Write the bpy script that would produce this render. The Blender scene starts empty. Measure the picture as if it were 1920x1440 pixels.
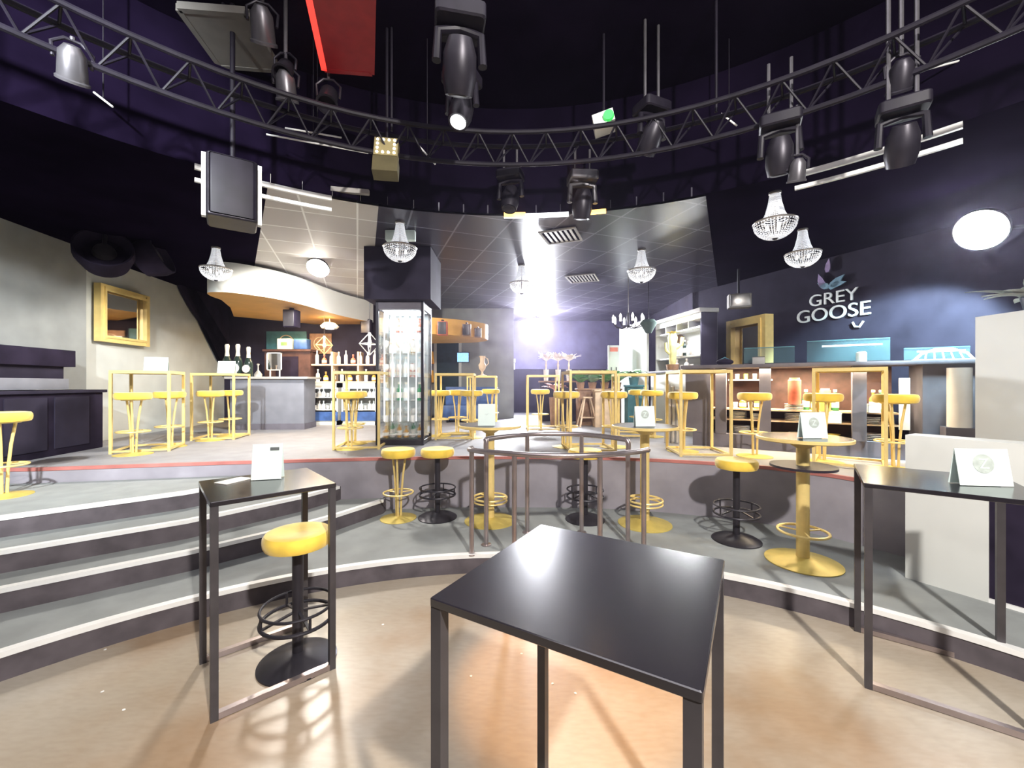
import bpy, bmesh, math, random
from mathutils import Vector, Matrix
random.seed(7)
C = bpy.context.scene.collection
PI = math.pi
CZ = 1.72          # eye height above the dance floor
F = 770.0          # focal length in pixels of a 1920 wide frame
ST = 0.80          # stage level
L1 = 0.16          # first ring level

def W(px, py, z):  # point on a horizontal plane at height z
    Y = F * (CZ - z) / (py - 720.0)
    return Vector(((px - 960.0) * Y / F, Y, z))
def D(px, py, Y):  # point at a depth
    return Vector(((px - 960.0) * Y / F, Y, CZ - (py - 720.0) * Y / F))

# ------------------------------------------------------------------ materials
MATS = {}
def mat(name, col, rough=0.5, metal=0.0, emit=None, estr=0.0, noise=0.0, nscale=8.0, trans=0.0, bump=0.0, sheen=0.0, ior=1.45, coat=0.0, alpha=1.0, spec=0.5):
    m = bpy.data.materials.new(name); m.use_nodes = True
    nt = m.node_tree; b = nt.nodes['Principled BSDF']
    b.inputs['Base Color'].default_value = (*col, 1); b.inputs['Roughness'].default_value = rough
    b.inputs['Metallic'].default_value = metal; b.inputs['IOR'].default_value = ior
    b.inputs['Transmission Weight'].default_value = trans; b.inputs['Sheen Weight'].default_value = sheen
    b.inputs['Coat Weight'].default_value = coat; b.inputs['Alpha'].default_value = alpha
    b.inputs['Specular IOR Level'].default_value = spec
    if emit:
        b.inputs['Emission Color'].default_value = (*emit, 1); b.inputs['Emission Strength'].default_value = estr
    if noise or bump:
        tc = nt.nodes.new('ShaderNodeTexCoord'); n = nt.nodes.new('ShaderNodeTexNoise')
        n.inputs['Scale'].default_value = nscale; n.inputs['Detail'].default_value = 4
        nt.links.new(tc.outputs['Object'], n.inputs['Vector'])
        if noise:
            r = nt.nodes.new('ShaderNodeValToRGB')
            r.color_ramp.elements[0].position = 0.3; r.color_ramp.elements[1].position = 0.7
            r.color_ramp.elements[0].color = (*[max(0, c * (1 - noise)) for c in col], 1)
            r.color_ramp.elements[1].color = (*[min(1, c * (1 + noise)) for c in col], 1)
            nt.links.new(n.outputs['Fac'], r.inputs['Fac']); nt.links.new(r.outputs['Color'], b.inputs['Base Color'])
        if bump:
            bp = nt.nodes.new('ShaderNodeBump'); bp.inputs['Strength'].default_value = bump; bp.inputs['Distance'].default_value = 0.01
            nt.links.new(n.outputs['Fac'], bp.inputs['Height']); nt.links.new(bp.outputs['Normal'], b.inputs['Normal'])
    MATS[name] = m
    return m

mat('gold', (0.84, 0.64, 0.25), 0.38, 0.25, noise=0.06, nscale=14)
mat('gold_base', (0.66, 0.52, 0.14), 0.42, 0.3, noise=0.1, nscale=10)
mat('velvet', (0.85, 0.58, 0.07), 0.8, noise=0.14, nscale=9, sheen=0.4)
mat('rig_black', (0.010, 0.008, 0.014), 0.5, 0.0, noise=0.3, spec=0.3)
mat('rig_grey', (0.025, 0.022, 0.03), 0.4, 0.4, noise=0.25)
mat('rig_silver', (0.12, 0.115, 0.125), 0.35, 0.6, noise=0.2)
mat('black_metal', (0.035, 0.032, 0.04), 0.42, 0.4, noise=0.2)
mat('grey_metal', (0.085, 0.078, 0.085), 0.38, 0.5, noise=0.15)
mat('black_gloss', (0.014, 0.012, 0.016), 0.2, noise=0.1, spec=1.0, ior=1.65)
mat('black_matt', (0.02, 0.015, 0.025), 0.5, noise=0.2)
mat('dark_wood', (0.075, 0.035, 0.028), 0.6, noise=0.3, nscale=9)
mat('steel', (0.42, 0.36, 0.36), 0.28, 0.85, noise=0.12)
mat('white_metal', (0.8, 0.8, 0.78), 0.4, noise=0.04)
mat('nosing', (0.88, 0.88, 0.86), 0.35, 0.1, noise=0.04)
mat('card', (0.72, 0.83, 0.78), 0.55, noise=0.03)
mat('ink', (0.12, 0.13, 0.13), 0.6, noise=0.1)
mat('emblem', (0.45, 0.5, 0.46), 0.5, noise=0.15, nscale=40)
mat('glass', (0.9, 0.97, 1.0), 0.03, trans=0.95, noise=0.02, alpha=0.35)
mat('glass_tint', (0.25, 0.45, 0.5), 0.05, trans=0.6, noise=0.05, alpha=0.3)
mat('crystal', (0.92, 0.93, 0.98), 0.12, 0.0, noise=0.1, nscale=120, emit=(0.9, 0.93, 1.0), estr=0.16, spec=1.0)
mat('crystal_frame', (0.45, 0.42, 0.4), 0.3, 0.7, noise=0.1)
mat('dark_wall', (0.028, 0.024, 0.040), 0.8, noise=0.25, nscale=3, bump=0.1, spec=0.12)
mat('blue_wall', (0.11, 0.10, 0.18), 0.75, noise=0.18, nscale=2.5, bump=0.1)
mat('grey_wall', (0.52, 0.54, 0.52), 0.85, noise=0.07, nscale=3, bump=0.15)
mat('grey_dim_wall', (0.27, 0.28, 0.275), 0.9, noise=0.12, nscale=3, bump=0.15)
mat('black_ceiling', (0.005, 0.003, 0.0095), 1.0, noise=0.35, nscale=2, spec=0.0)
mat('black_cloth', (0.022, 0.017, 0.032), 0.95, noise=0.35, nscale=4, spec=0.1)
mat('white_paint', (0.64, 0.65, 0.62), 0.6, noise=0.03, nscale=4)
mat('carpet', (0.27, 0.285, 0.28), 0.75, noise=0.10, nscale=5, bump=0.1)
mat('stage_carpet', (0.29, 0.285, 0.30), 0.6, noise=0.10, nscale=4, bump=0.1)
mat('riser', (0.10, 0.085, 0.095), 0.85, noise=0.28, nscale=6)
mat('stage_wall', (0.30, 0.28, 0.315), 0.8, noise=0.2, nscale=2.5)
mat('red_trim', (0.45, 0.16, 0.14), 0.5, noise=0.25, nscale=3)
mat('counter_dark', (0.13, 0.12, 0.145), 0.6, noise=0.2, nscale=4)
mat('counter_grey', (0.21, 0.215, 0.25), 0.65, noise=0.12, nscale=4)
mat('orange_soffit', (0.62, 0.34, 0.09), 0.6, noise=0.08, nscale=4)
mat('wood', (0.30, 0.17, 0.10), 0.6, noise=0.3, nscale=9)
mat('pale_wood', (0.70, 0.52, 0.36), 0.6, noise=0.15, nscale=9)
mat('red', (0.16, 0.008, 0.01), 0.5, noise=0.2, emit=(0.6, 0.015, 0.02), estr=0.05)
mat('red_edge', (0.6, 0.05, 0.04), 0.5, noise=0.1, emit=(1.0, 0.05, 0.035), estr=0.7)
mat('rig_panel', (0.17, 0.16, 0.145), 0.8, noise=0.12, nscale=5)
mat('rig_beige', (0.30, 0.25, 0.12), 0.5, noise=0.1)
mat('rig_olive', (0.10, 0.085, 0.04), 0.5, noise=0.15)
mat('cabinet_back', (0.58, 0.64, 0.66), 0.6, noise=0.1, nscale=6)
mat('led_white', (1, 1, 1), 0.5, emit=(0.95, 0.97, 1.0), estr=1.8, noise=0.02)
mat('led_orange', (1, 0.7, 0.3), 0.5, emit=(1.0, 0.55, 0.12), estr=1.8, noise=0.02)
mat('flood', (1, 1, 1), 0.5, emit=(0.93, 0.96, 1.0), estr=60.0, noise=0.02)
mat('flood_warm', (1, 1, 1), 0.5, emit=(1.0, 0.93, 0.82), estr=25.0, noise=0.02)
mat('led_dot', (1, 1, 1), 0.5, emit=(1.0, 0.93, 0.7), estr=1.5, noise=0.02)
mat('bulb', (1, 1, 1), 0.4, emit=(1.0, 0.95, 0.9), estr=1.3, noise=0.02)
mat('screen', (0.3, 0.6, 0.8), 0.4, emit=(0.25, 0.55, 0.8), estr=0.7, noise=0.3, nscale=20)
mat('green_lens', (0.05, 0.5, 0.1), 0.2, emit=(0.05, 0.7, 0.12), estr=0.4, noise=0.1)
mat('bottle_dark', (0.02, 0.035, 0.03), 0.08, noise=0.1, coat=0.4)
mat('bottle_green', (0.05, 0.30, 0.12), 0.1, noise=0.1, coat=0.4)
mat('bottle_amber', (0.55, 0.28, 0.05), 0.12, noise=0.1, coat=0.4)
mat('bottle_clear', (0.80, 0.86, 0.88), 0.08, noise=0.05, coat=0.4)
mat('label_white', (0.85, 0.80, 0.72), 0.6, noise=0.05)
mat('foil', (0.86, 0.80, 0.70), 0.35, 0.3, noise=0.06)
mat('leaf_green', (0.22, 0.55, 0.16), 0.5, noise=0.35, nscale=6)
mat('leaf_pale', (0.42, 0.66, 0.42), 0.5, noise=0.25, nscale=6)
mat('petal_pale', (0.85, 0.72, 0.62), 0.6, noise=0.18, nscale=10)
mat('petal_pink', (0.85, 0.42, 0.38), 0.6, noise=0.25, nscale=10)
mat('cactus', (0.55, 0.52, 0.22), 0.7, noise=0.25, nscale=10)
mat('leaf_grey', (0.34, 0.37, 0.33), 0.6, noise=0.2, nscale=8)
mat('orange_cloth', (0.95, 0.42, 0.05), 0.7, noise=0.12)
mat('blue_dark', (0.05, 0.11, 0.30), 0.5, noise=0.3)
mat('red_item', (0.62, 0.16, 0.10), 0.5, noise=0.25)
mat('yellow_item', (0.85, 0.62, 0.10), 0.5, noise=0.2)
mat('ceramic', (0.82, 0.78, 0.74), 0.3, noise=0.04)
mat('grey_panel', (0.42, 0.40, 0.38), 0.8, noise=0.12, nscale=5, emit=(0.42, 0.40, 0.38), estr=0.0)
mat('mirror', (0.75, 0.72, 0.75), 0.04, 1.0, noise=0.05, nscale=3)
mat('sign_face', (0.80, 0.84, 0.86), 0.4, noise=0.05)
mat('sign_blue', (0.25, 0.42, 0.55), 0.4, noise=0.15, nscale=20)
mat('sign_violet', (0.42, 0.32, 0.55), 0.4, noise=0.15, nscale=20)
mat('teal_item', (0.06, 0.18, 0.22), 0.5, noise=0.2)
mat('silver', (0.62, 0.60, 0.58), 0.3, 0.6, noise=0.1)
mat('doorway', (0.02, 0.045, 0.055), 0.8, noise=0.2)
mat('lamp_shade', (0.05, 0.09, 0.075), 0.7, noise=0.2)

def floor_mat():
    m = mat('dance_floor', (0.62, 0.47, 0.33), 0.32)
    nt = m.node_tree; b = nt.nodes['Principled BSDF']
    tc = nt.nodes.new('ShaderNodeTexCoord')
    n1 = nt.nodes.new('ShaderNodeTexNoise'); n1.inputs['Scale'].default_value = 0.75; n1.inputs['Detail'].default_value = 5
    n2 = nt.nodes.new('ShaderNodeTexNoise'); n2.inputs['Scale'].default_value = 14; n2.inputs['Detail'].default_value = 6
    mp = nt.nodes.new('ShaderNodeMapping'); mp.inputs['Rotation'].default_value = (0, 0, 0.5); mp.inputs['Scale'].default_value = (1, 3, 1)
    r1 = nt.nodes.new('ShaderNodeValToRGB')
    r1.color_ramp.elements[0].position = 0.34; r1.color_ramp.elements[0].color = (0.30, 0.20, 0.12, 1)
    r1.color_ramp.elements[1].position = 0.66; r1.color_ramp.elements[1].color = (0.42, 0.375, 0.31, 1)
    e = r1.color_ramp.elements.new(0.48); e.color = (0.38, 0.315, 0.24, 1)
    mx = nt.nodes.new('ShaderNodeMix'); mx.data_type = 'RGBA'; mx.blend_type = 'MULTIPLY'; mx.inputs['Factor'].default_value = 0.25
    r2 = nt.nodes.new('ShaderNodeValToRGB'); r2.color_ramp.elements[0].position = 0.35; r2.color_ramp.elements[0].color = (0.7, 0.66, 0.6, 1); r2.color_ramp.elements[1].position = 0.6
    L = nt.links.new
    L(tc.outputs['Object'], n1.inputs['Vector']); L(tc.outputs['Object'], mp.inputs['Vector']); L(mp.outputs['Vector'], n2.inputs['Vector'])
    L(n1.outputs['Fac'], r1.inputs['Fac']); L(n2.outputs['Fac'], r2.inputs['Fac'])
    L(r1.outputs['Color'], mx.inputs['A']); L(r2.outputs['Color'], mx.inputs['B']); L(mx.outputs['Result'], b.inputs['Base Color'])
    return m
floor_mat()

def tile_mat(name, c1, c2, line, size=0.6, rot=-0.36, rough=0.6, spec=0.15):
    m = mat(name, c1, rough, spec=spec); nt = m.node_tree; b = nt.nodes['Principled BSDF']
    tc = nt.nodes.new('ShaderNodeTexCoord'); mp = nt.nodes.new('ShaderNodeMapping'); mp.inputs['Rotation'].default_value = (0, 0, rot)
    br = nt.nodes.new('ShaderNodeTexBrick'); br.offset = 0.0; br.squash = 1.0
    br.inputs['Scale'].default_value = 1.0; br.inputs['Brick Width'].default_value = size; br.inputs['Row Height'].default_value = size
    br.inputs['Mortar Size'].default_value = 0.011; br.inputs['Color1'].default_value = (*c1, 1); br.inputs['Color2'].default_value = (*c2, 1)
    br.inputs['Mortar'].default_value = (*line, 1); br.inputs['Mortar Smooth'].default_value = 0.0
    nt.links.new(tc.outputs['Object'], mp.inputs['Vector']); nt.links.new(mp.outputs['Vector'], br.inputs['Vector'])
    nt.links.new(br.outputs['Color'], b.inputs['Base Color'])
    return m
tile_mat('tile_dark', (0.055, 0.05, 0.07), (0.035, 0.032, 0.05), (0.20, 0.20, 0.24), rough=0.3, spec=0.6)
tile_mat('tile_light', (0.62, 0.60, 0.57), (0.50, 0.47, 0.46), (0.9, 0.9, 0.88))

# ------------------------------------------------------------------ mesh builder
class MB:
    def __init__(s): s.bm = bmesh.new()
    def _new(s, verts, faces, M=None):
        vs = [s.bm.verts.new(M @ Vector(v) if M else Vector(v)) for v in verts]
        for f in faces:
            try: s.bm.faces.new([vs[i] for i in f])
            except ValueError: pass
        return s
    def box(s, c, d, rz=0, M=None):
        x, y, z = d[0] / 2, d[1] / 2, d[2] / 2
        R = Matrix.Translation(c) @ Matrix.Rotation(rz, 4, 'Z')
        if M: R = M @ R
        v = [(a * x, b * y, e * z) for e in (-1, 1) for b in (-1, 1) for a in (-1, 1)]
        return s._new(v, [(0, 2, 3, 1), (4, 5, 7, 6), (0, 1, 5, 4), (2, 6, 7, 3), (0, 4, 6, 2), (1, 3, 7, 5)], R)
    def rbox(s, c, d, r=0.01, rz=0, n=3, M=None):   # box with rounded vertical corners and a small chamfer top and bottom
        x, y = d[0] / 2, d[1] / 2; pts = []
        for (sx, sy, a0) in ((1, 1, 0), (-1, 1, 1), (-1, -1, 2), (1, -1, 3)):
            for k in range(n + 1):
                a = (a0 + k / n) * PI / 2
                pts.append((sx * (x - r) + r * math.cos(a), sy * (y - r) + r * math.sin(a)))
        R = Matrix.Translation(c) @ Matrix.Rotation(rz, 4, 'Z')
        if M: R = M @ R
        h = d[2] / 2; cch = min(r * 0.4, h * 0.4); N = len(pts); v = []
        for (zz, sc) in ((-h, 1 - cch / max(x, y)), (-h + cch, 1), (h - cch, 1), (h, 1 - cch / max(x, y))):
            v += [(p[0] * sc, p[1] * sc, zz) for p in pts]
        f = [tuple(range(N - 1, -1, -1)), tuple(range(3 * N, 4 * N))]
        for l in range(3):
            for i in range(N):
                j = (i + 1) % N
                f.append((l * N + i, l * N + j, (l + 1) * N + j, (l + 1) * N + i))
        return s._new(v, f, R)
    def bar(s, p0, p1, w, h=None, up=(0, 0, 1)):
        h = h or w; p0 = Vector(p0); p1 = Vector(p1); d = (p1 - p0).normalized(); u = Vector(up)
        if abs(d.dot(u)) > 0.95: u = Vector((0, 1, 0))
        a = d.cross(u).normalized(); b = a.cross(d).normalized(); v = []
        for p in (p0, p1):
            for (i, j) in ((-1, -1), (1, -1), (1, 1), (-1, 1)): v.append(p + a * i * w / 2 + b * j * h / 2)
        return s._new(v, [(0, 3, 2, 1), (4, 5, 6, 7), (0, 1, 5, 4), (1, 2, 6, 5), (2, 3, 7, 6), (3, 0, 4, 7)])
    def cyl(s, p0, p1, r0, r1=None, n=16):
        r1 = r0 if r1 is None else r1; p0 = Vector(p0); p1 = Vector(p1); d = (p1 - p0).normalized()
        u = Vector((0, 0, 1)) if abs(d.z) < 0.9 else Vector((1, 0, 0)); a = d.cross(u).normalized(); b = d.cross(a)
        v = [p + (a * math.cos(2 * PI * i / n) + b * math.sin(2 * PI * i / n)) * r for (p, r) in ((p0, r0), (p1, r1)) for i in range(n)]
        f = [tuple(range(n)), tuple(range(2 * n - 1, n - 1, -1))] + [(i, n + i, n + (i + 1) % n, (i + 1) % n) for i in range(n)]
        return s._new(v, f)
    def tube(s, pts, r, n=10, closed=False):
        pts = [Vector(p) for p in pts]; N = len(pts); v = []; pa = None
        for i, p in enumerate(pts):
            d = ((pts[(i + 1) % N] - pts[i - 1]) if closed or 0 < i < N - 1 else (pts[1] - pts[0] if i == 0 else pts[-1] - pts[-2])).normalized()
            if pa is None:
                u = Vector((0, 0, 1)) if abs(d.z) < 0.9 else Vector((1, 0, 0)); a = d.cross(u).normalized()
            else: a = (pa - d * pa.dot(d)).normalized()
            pa = a; b = d.cross(a)
            v += [p + (a * math.cos(2 * PI * k / n) + b * math.sin(2 * PI * k / n)) * r for k in range(n)]
        f = []
        for i in range(N if closed else N - 1):
            j = (i + 1) % N
            f += [(i * n + k, i * n + (k + 1) % n, j * n + (k + 1) % n, j * n + k) for k in range(n)]
        if not closed: f += [tuple(range(n - 1, -1, -1)), tuple(range((N - 1) * n, N * n))]
        return s._new(v, f)
    def lathe(s, prof, c=(0, 0, 0), n=24, M=None, arc=None):
        v = []; f = []; c = Vector(c)
        for (r, z) in prof: v += [c + Vector((r * math.cos(2 * PI * k / n), r * math.sin(2 * PI * k / n), z)) for k in range(n)]
        m = len(prof)
        for i in range(m - 1): f += [(i * n + k, i * n + (k + 1) % n, (i + 1) * n + (k + 1) % n, (i + 1) * n + k) for k in range(n)]
        cl = prof[0] == prof[-1]
        if prof[0][0] > 1e-6 and not cl: f.append(tuple(range(n - 1, -1, -1)))
        if prof[-1][0] > 1e-6 and not cl: f.append(tuple(range((m - 1) * n, m * n)))
        s._new(v, f, M)
        return s
    def torus(s, c, R, r, n=32, m=8, M=None):
        v = []; f = []
        for i in range(n):
            a = 2 * PI * i / n
            for j in range(m):
                b = 2 * PI * j / m
                v.append((c[0] + (R + r * math.cos(b)) * math.cos(a), c[1] + (R + r * math.cos(b)) * math.sin(a), c[2] + r * math.sin(b)))
        for i in range(n):
            for j in range(m): f.append((i * m + j, ((i + 1) % n) * m + j, ((i + 1) % n) * m + (j + 1) % m, i * m + (j + 1) % m))
        return s._new(v, f, M)
    def prism(s, poly, z0, z1, M=None):
        a = sum(poly[i][0] * poly[(i + 1) % len(poly)][1] - poly[(i + 1) % len(poly)][0] * poly[i][1] for i in range(len(poly)))
        if a < 0: poly = poly[::-1]
        n = len(poly); v = [(p[0], p[1], z0) for p in poly] + [(p[0], p[1], z1) for p in poly]
        return s._new(v, [tuple(range(n - 1, -1, -1)), tuple(range(n, 2 * n))] + [(i, (i + 1) % n, n + (i + 1) % n, n + i) for i in range(n)], M)
    def ball(s, c, r, n=14, m=8, M=None):
        if not isinstance(r, (tuple, list)): r = (r, r, r)
        v = [(c[0], c[1], c[2] - r[2])]; f = []
        for i in range(1, m):
            t = -PI / 2 + PI * i / m
            v += [(c[0] + r[0] * math.cos(t) * math.cos(2 * PI * k / n), c[1] + r[1] * math.cos(t) * math.sin(2 * PI * k / n), c[2] + r[2] * math.sin(t)) for k in range(n)]
        v.append((c[0], c[1], c[2] + r[2])); e = len(v) - 1
        for k in range(n):
            f.append((0, 1 + (k + 1) % n, 1 + k)); f.append((e, 1 + (m - 2) * n + k, 1 + (m - 2) * n + (k + 1) % n))
            for i in range(m - 2): f.append((1 + i * n + k, 1 + i * n + (k + 1) % n, 1 + (i + 1) * n + (k + 1) % n, 1 + (i + 1) * n + k))
        return s._new(v, f, M)
    def leaf(s, p, d, L, w, droop=0.3, t=0.004):   # a bent blade with thickness
        p = Vector(p); d = Vector(d).normalized(); side = d.cross(Vector((0, 0, 1)))
        side = side.normalized() if side.length > 1e-3 else Vector((1, 0, 0)); v = []; f = []; K = 6
        for i in range(K + 1):
            u = i / K; ww = w * math.sin(PI * (0.12 + 0.88 * u)) * 0.5 + 0.001
            q = p + d * L * u + Vector((0, 0, -droop * L * u * u))
            up = Vector((0, 0, t))
            v += [q - side * ww, q + up * 0.5, q + side * ww, q - up]
        for i in range(K):
            a = i * 4; b = a + 4
            f += [(a, a + 1, b + 1, b), (a + 1, a + 2, b + 2, b + 1), (a + 2, a + 3, b + 3, b + 2), (a + 3, a, b, b + 3)]
        f += [(3, 2, 1, 0), (K * 4, K * 4 + 1, K * 4 + 2, K * 4 + 3)]
        return s._new(v, f)
    def build(s, name, m, parent=None, smooth=True, loc=None, rz=0):
        bmesh.ops.recalc_face_normals(s.bm, faces=s.bm.faces)
        for f in s.bm.faces: f.smooth = smooth
        for e in s.bm.edges:
            if len(e.link_faces) == 2 and e.calc_face_angle(0) > 0.6: e.smooth = False
        me = bpy.data.meshes.new(name); s.bm.to_mesh(me); s.bm.free()
        me.materials.append(MATS[m] if isinstance(m, str) else m)
        o = bpy.data.objects.new(name, me); C.objects.link(o)
        if parent: o.parent = parent
        if loc is not None: o.location = loc
        o.rotation_euler.z = rz
        return o

def tag(o, label, cat, group=None, kind=None):
    o['label'] = label; o['category'] = cat
    if group: o['group'] = group
    if kind: o['kind'] = kind
    return o
def thing(name, loc, rz, label, cat, group=None):
    o = bpy.data.objects.new(name, None); C.objects.link(o); o.empty_display_size = 0.1
    o.location = loc; o.rotation_euler.z = rz
    return tag(o, label, cat, group)
def struct(o):
    o['kind'] = 'structure'; return o
def dup(root, loc, rz, label, group=None, scale=None):
    r = root.copy(); C.objects.link(r); r.location = loc; r.rotation_euler.z = rz; r['label'] = label
    if group: r['group'] = group
    if scale: r.scale = (scale,) * 3
    for ch in list(root.children):
        c = ch.copy(); C.objects.link(c); c.parent = r
        for g in list(ch.children):
            d = g.copy(); C.objects.link(d); d.parent = c
    return r
def ordn(i, n):
    w = ['leftmost', 'second from left', 'third from left', 'fourth from left', 'fifth from left', 'sixth from left', 'seventh from left', 'eighth from left', 'ninth from left', 'tenth from left', 'eleventh from left', 'twelfth from left']
    if n == 1: return 'only'
    return 'rightmost' if i == n - 1 else w[i]
def text_mesh(body, size, ext, name, m, parent, M):
    cu = bpy.data.curves.new('text', 'FONT'); cu.body = body; cu.size = size; cu.extrude = ext; cu.align_x = 'CENTER'
    o = bpy.data.objects.new('text', cu); C.objects.link(o)
    dg = bpy.context.evaluated_depsgraph_get(); dg.update()
    me = bpy.data.meshes.new_from_object(o.evaluated_get(dg)); bpy.data.objects.remove(o); bpy.data.curves.remove(cu)
    me.transform(M); me.materials.clear(); me.materials.append(MATS[m]); me.name = name
    b = bpy.data.objects.new(name, me); C.objects.link(b); b.parent = parent
    return b
E_BACK, E_RIGHT, E_BAR, E_KEY, E_KEY2, E_FILL, E_UNDER, E_VIT, E_SHELF, E_DRESS = 950, 560, 250, 880, 1500, 60, 40, 7, 55, 34
GLOW_HAZE = 0.003
E_AMBER = 350
# ------------------------------------------------------------------ the setting
CX, CY, R1 = 0.0, -0.11, 3.86       # dance floor circle
def arc(r, a0, a1, n, cx=CX, cy=CY): return [(cx + r * math.cos(math.radians(a0 + (a1 - a0) * i / n)), cy + r * math.sin(math.radians(a0 + (a1 - a0) * i / n))) for i in range(n + 1)]

b = MB(); b.box((0, 5.5, -0.1), (20, 19, 0.2)); struct(b.build('floor', 'dance_floor'))
# first ring level around the dance floor
b = MB(); b.prism(arc(R1, -12, 192, 72) + [(-9.5, -0.9), (-9.5, 6.5), (9.5, 6.5), (9.5, -0.9)], 0.0, L1)
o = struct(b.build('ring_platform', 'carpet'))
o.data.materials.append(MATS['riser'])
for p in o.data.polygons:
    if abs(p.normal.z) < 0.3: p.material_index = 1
def nosing(name, pts, z, w=0.05, h=0.012, m='nosing', lip=0.022):   # strip lying on the edge with a lip over the riser
    b = MB(); n = len(pts); v = []; f = []
    for i, p in enumerate(pts):
        a = Vector(pts[max(i - 1, 0)]); c = Vector(pts[min(i + 1, n - 1)]); d = (c - a).normalized(); nr = Vector((-d.y, d.x))
        q = Vector(p); o_ = q - nr * 0.008; i_ = q + nr * w
        v += [(o_.x, o_.y, z - lip), (o_.x, o_.y, z + h), (i_.x, i_.y, z + h), (i_.x, i_.y, z), (q.x, q.y, z), (q.x, q.y, z - lip)]
    for i in range(n - 1):
        for k in range(6): f.append((i * 6 + k, i * 6 + (k + 1) % 6, i * 6 + 6 + (k + 1) % 6, i * 6 + 6 + k))
    f += [tuple(range(5, -1, -1)), tuple(range((n - 1) * 6, n * 6))]
    b._new(v, f)
    return struct(b.build(name, m))
nosing('trim_1', arc(R1, 172, 8, 64)[::1], L1)
# stage
SE = [(-9.5, 4.25), (-6.6, 4.36), (-5.2, 4.48), (-3.5, 4.82), (-2.6, 4.97), (-1.72, 5.1), (-0.61, 5.2), (0.6, 5.19), (1.3, 5.12), (1.85, 4.99), (2.4, 4.80), (2.85, 4.57), (3.25, 4.17), (3.46, 3.83), (3.75, 3.35), (4.3, 2.6), (5.0, 1.6), (9.5, 1.6)]
b = MB(); b.prism(SE + [(9.5, 15), (-9.5, 15)], L1, ST)
o = struct(b.build('stage_platform', 'stage_carpet')); o.data.materials.append(MATS['stage_wall'])
for p in o.data.polygons:
    if abs(p.normal.z) < 0.3: p.material_index = 1
nosing('trim_2', SE[1:8], ST, w=0.03, h=0.006, m='red_trim', lip=0.03)
nosing('trim_3', SE[7:16], ST, w=0.03, h=0.006, m='red_trim', lip=0.03)
# flared steps on the left
S2 = [(-4.9, 1.75), (-4.1, 2.3), (-3.48, 2.79), (-2.69, 3.42), (-2.2, 3.93), (-1.88, 4.36), (-1.55, 4.94)]
S3 = [(-5.3, 2.1), (-4.4, 2.62), (-3.78, 3.03), (-2.94, 3.71), (-2.32, 4.5), (-2.08, 4.95)]
S4 = [(-5.7, 2.45), (-4.75, 2.92), (-4.13, 3.31), (-3.25, 4.08), (-2.72, 4.86)]
for i, (pts, z, end) in enumerate(((S2, 0.32, [(-1.55, 5.05)]), (S3, 0.48, [(-2.08, 4.99)]), (S4, 0.64, [(-2.72, 4.9)]))):
    b = MB(); b.prism(pts + end + [(-3.5, 4.8), (-5.2, 4.46), (-9.4, 4.24), (-9.4, pts[0][1])], L1 if i == 0 else 0.32 + 0.16 * (i - 1), z)
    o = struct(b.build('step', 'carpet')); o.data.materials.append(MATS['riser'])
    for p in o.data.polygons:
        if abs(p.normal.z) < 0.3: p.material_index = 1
    nosing('trim_%d' % (4 + i), pts, z)
# left wall with a closer dim bay
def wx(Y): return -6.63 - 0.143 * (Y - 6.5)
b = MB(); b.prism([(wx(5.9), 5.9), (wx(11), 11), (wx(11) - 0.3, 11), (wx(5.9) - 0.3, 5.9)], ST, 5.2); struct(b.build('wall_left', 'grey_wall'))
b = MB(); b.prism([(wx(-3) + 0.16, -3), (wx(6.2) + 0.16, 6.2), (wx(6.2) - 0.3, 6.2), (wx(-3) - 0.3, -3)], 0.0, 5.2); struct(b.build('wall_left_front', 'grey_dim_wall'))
# back wall of the room, two tones
b = MB(); b.box((1.5, 13.3, 1.5), (12, 0.2, 1.4)); struct(b.build('wall_back_low', 'dark_wall'))
b = MB(); b.box((1.5, 13.32, 3.1), (12, 0.2, 1.8)); struct(b.build('wall_back', 'blue_wall'))
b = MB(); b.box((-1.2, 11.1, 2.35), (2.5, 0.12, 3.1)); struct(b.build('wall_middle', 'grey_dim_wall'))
# bar back wall
b = MB(); b.box((-4.75, 10.3, 2.35), (5.3, 0.15, 3.1)); struct(b.build('wall_bar', 'dark_wall'))
# right wall behind the long counter
b = MB(); b.prism([(4.05, 9.12), (5.95, 4.55), (6.25, 4.65), (4.35, 9.25)], ST, 5.2); struct(b.build('wall_right', 'dark_wall'))
b = MB(); b.prism([(5.95, 4.55), (9.0, 4.3), (9.0, 4.5), (6.0, 4.75)], ST, 5.2); struct(b.build('wall_right_front', 'dark_wall'))
b = MB(); b.prism([(4.0, 9.1), (4.35, 9.2), (4.5, 13.3), (4.2, 13.3)], ST, 4.0); struct(b.build('wall_right_back', 'dark_wall'))
b = MB(); b.prism([(6.9, 4.4), (6.9, -3), (7.2, -3), (7.2, 4.4)], 0.0, 5.2); struct(b.build('wall_right_near', 'dark_wall'))
b = MB(); b.box((0, -3.1, 2.6), (15, 0.2, 5.2)); struct(b.build('wall_front', 'dark_wall'))
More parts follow.
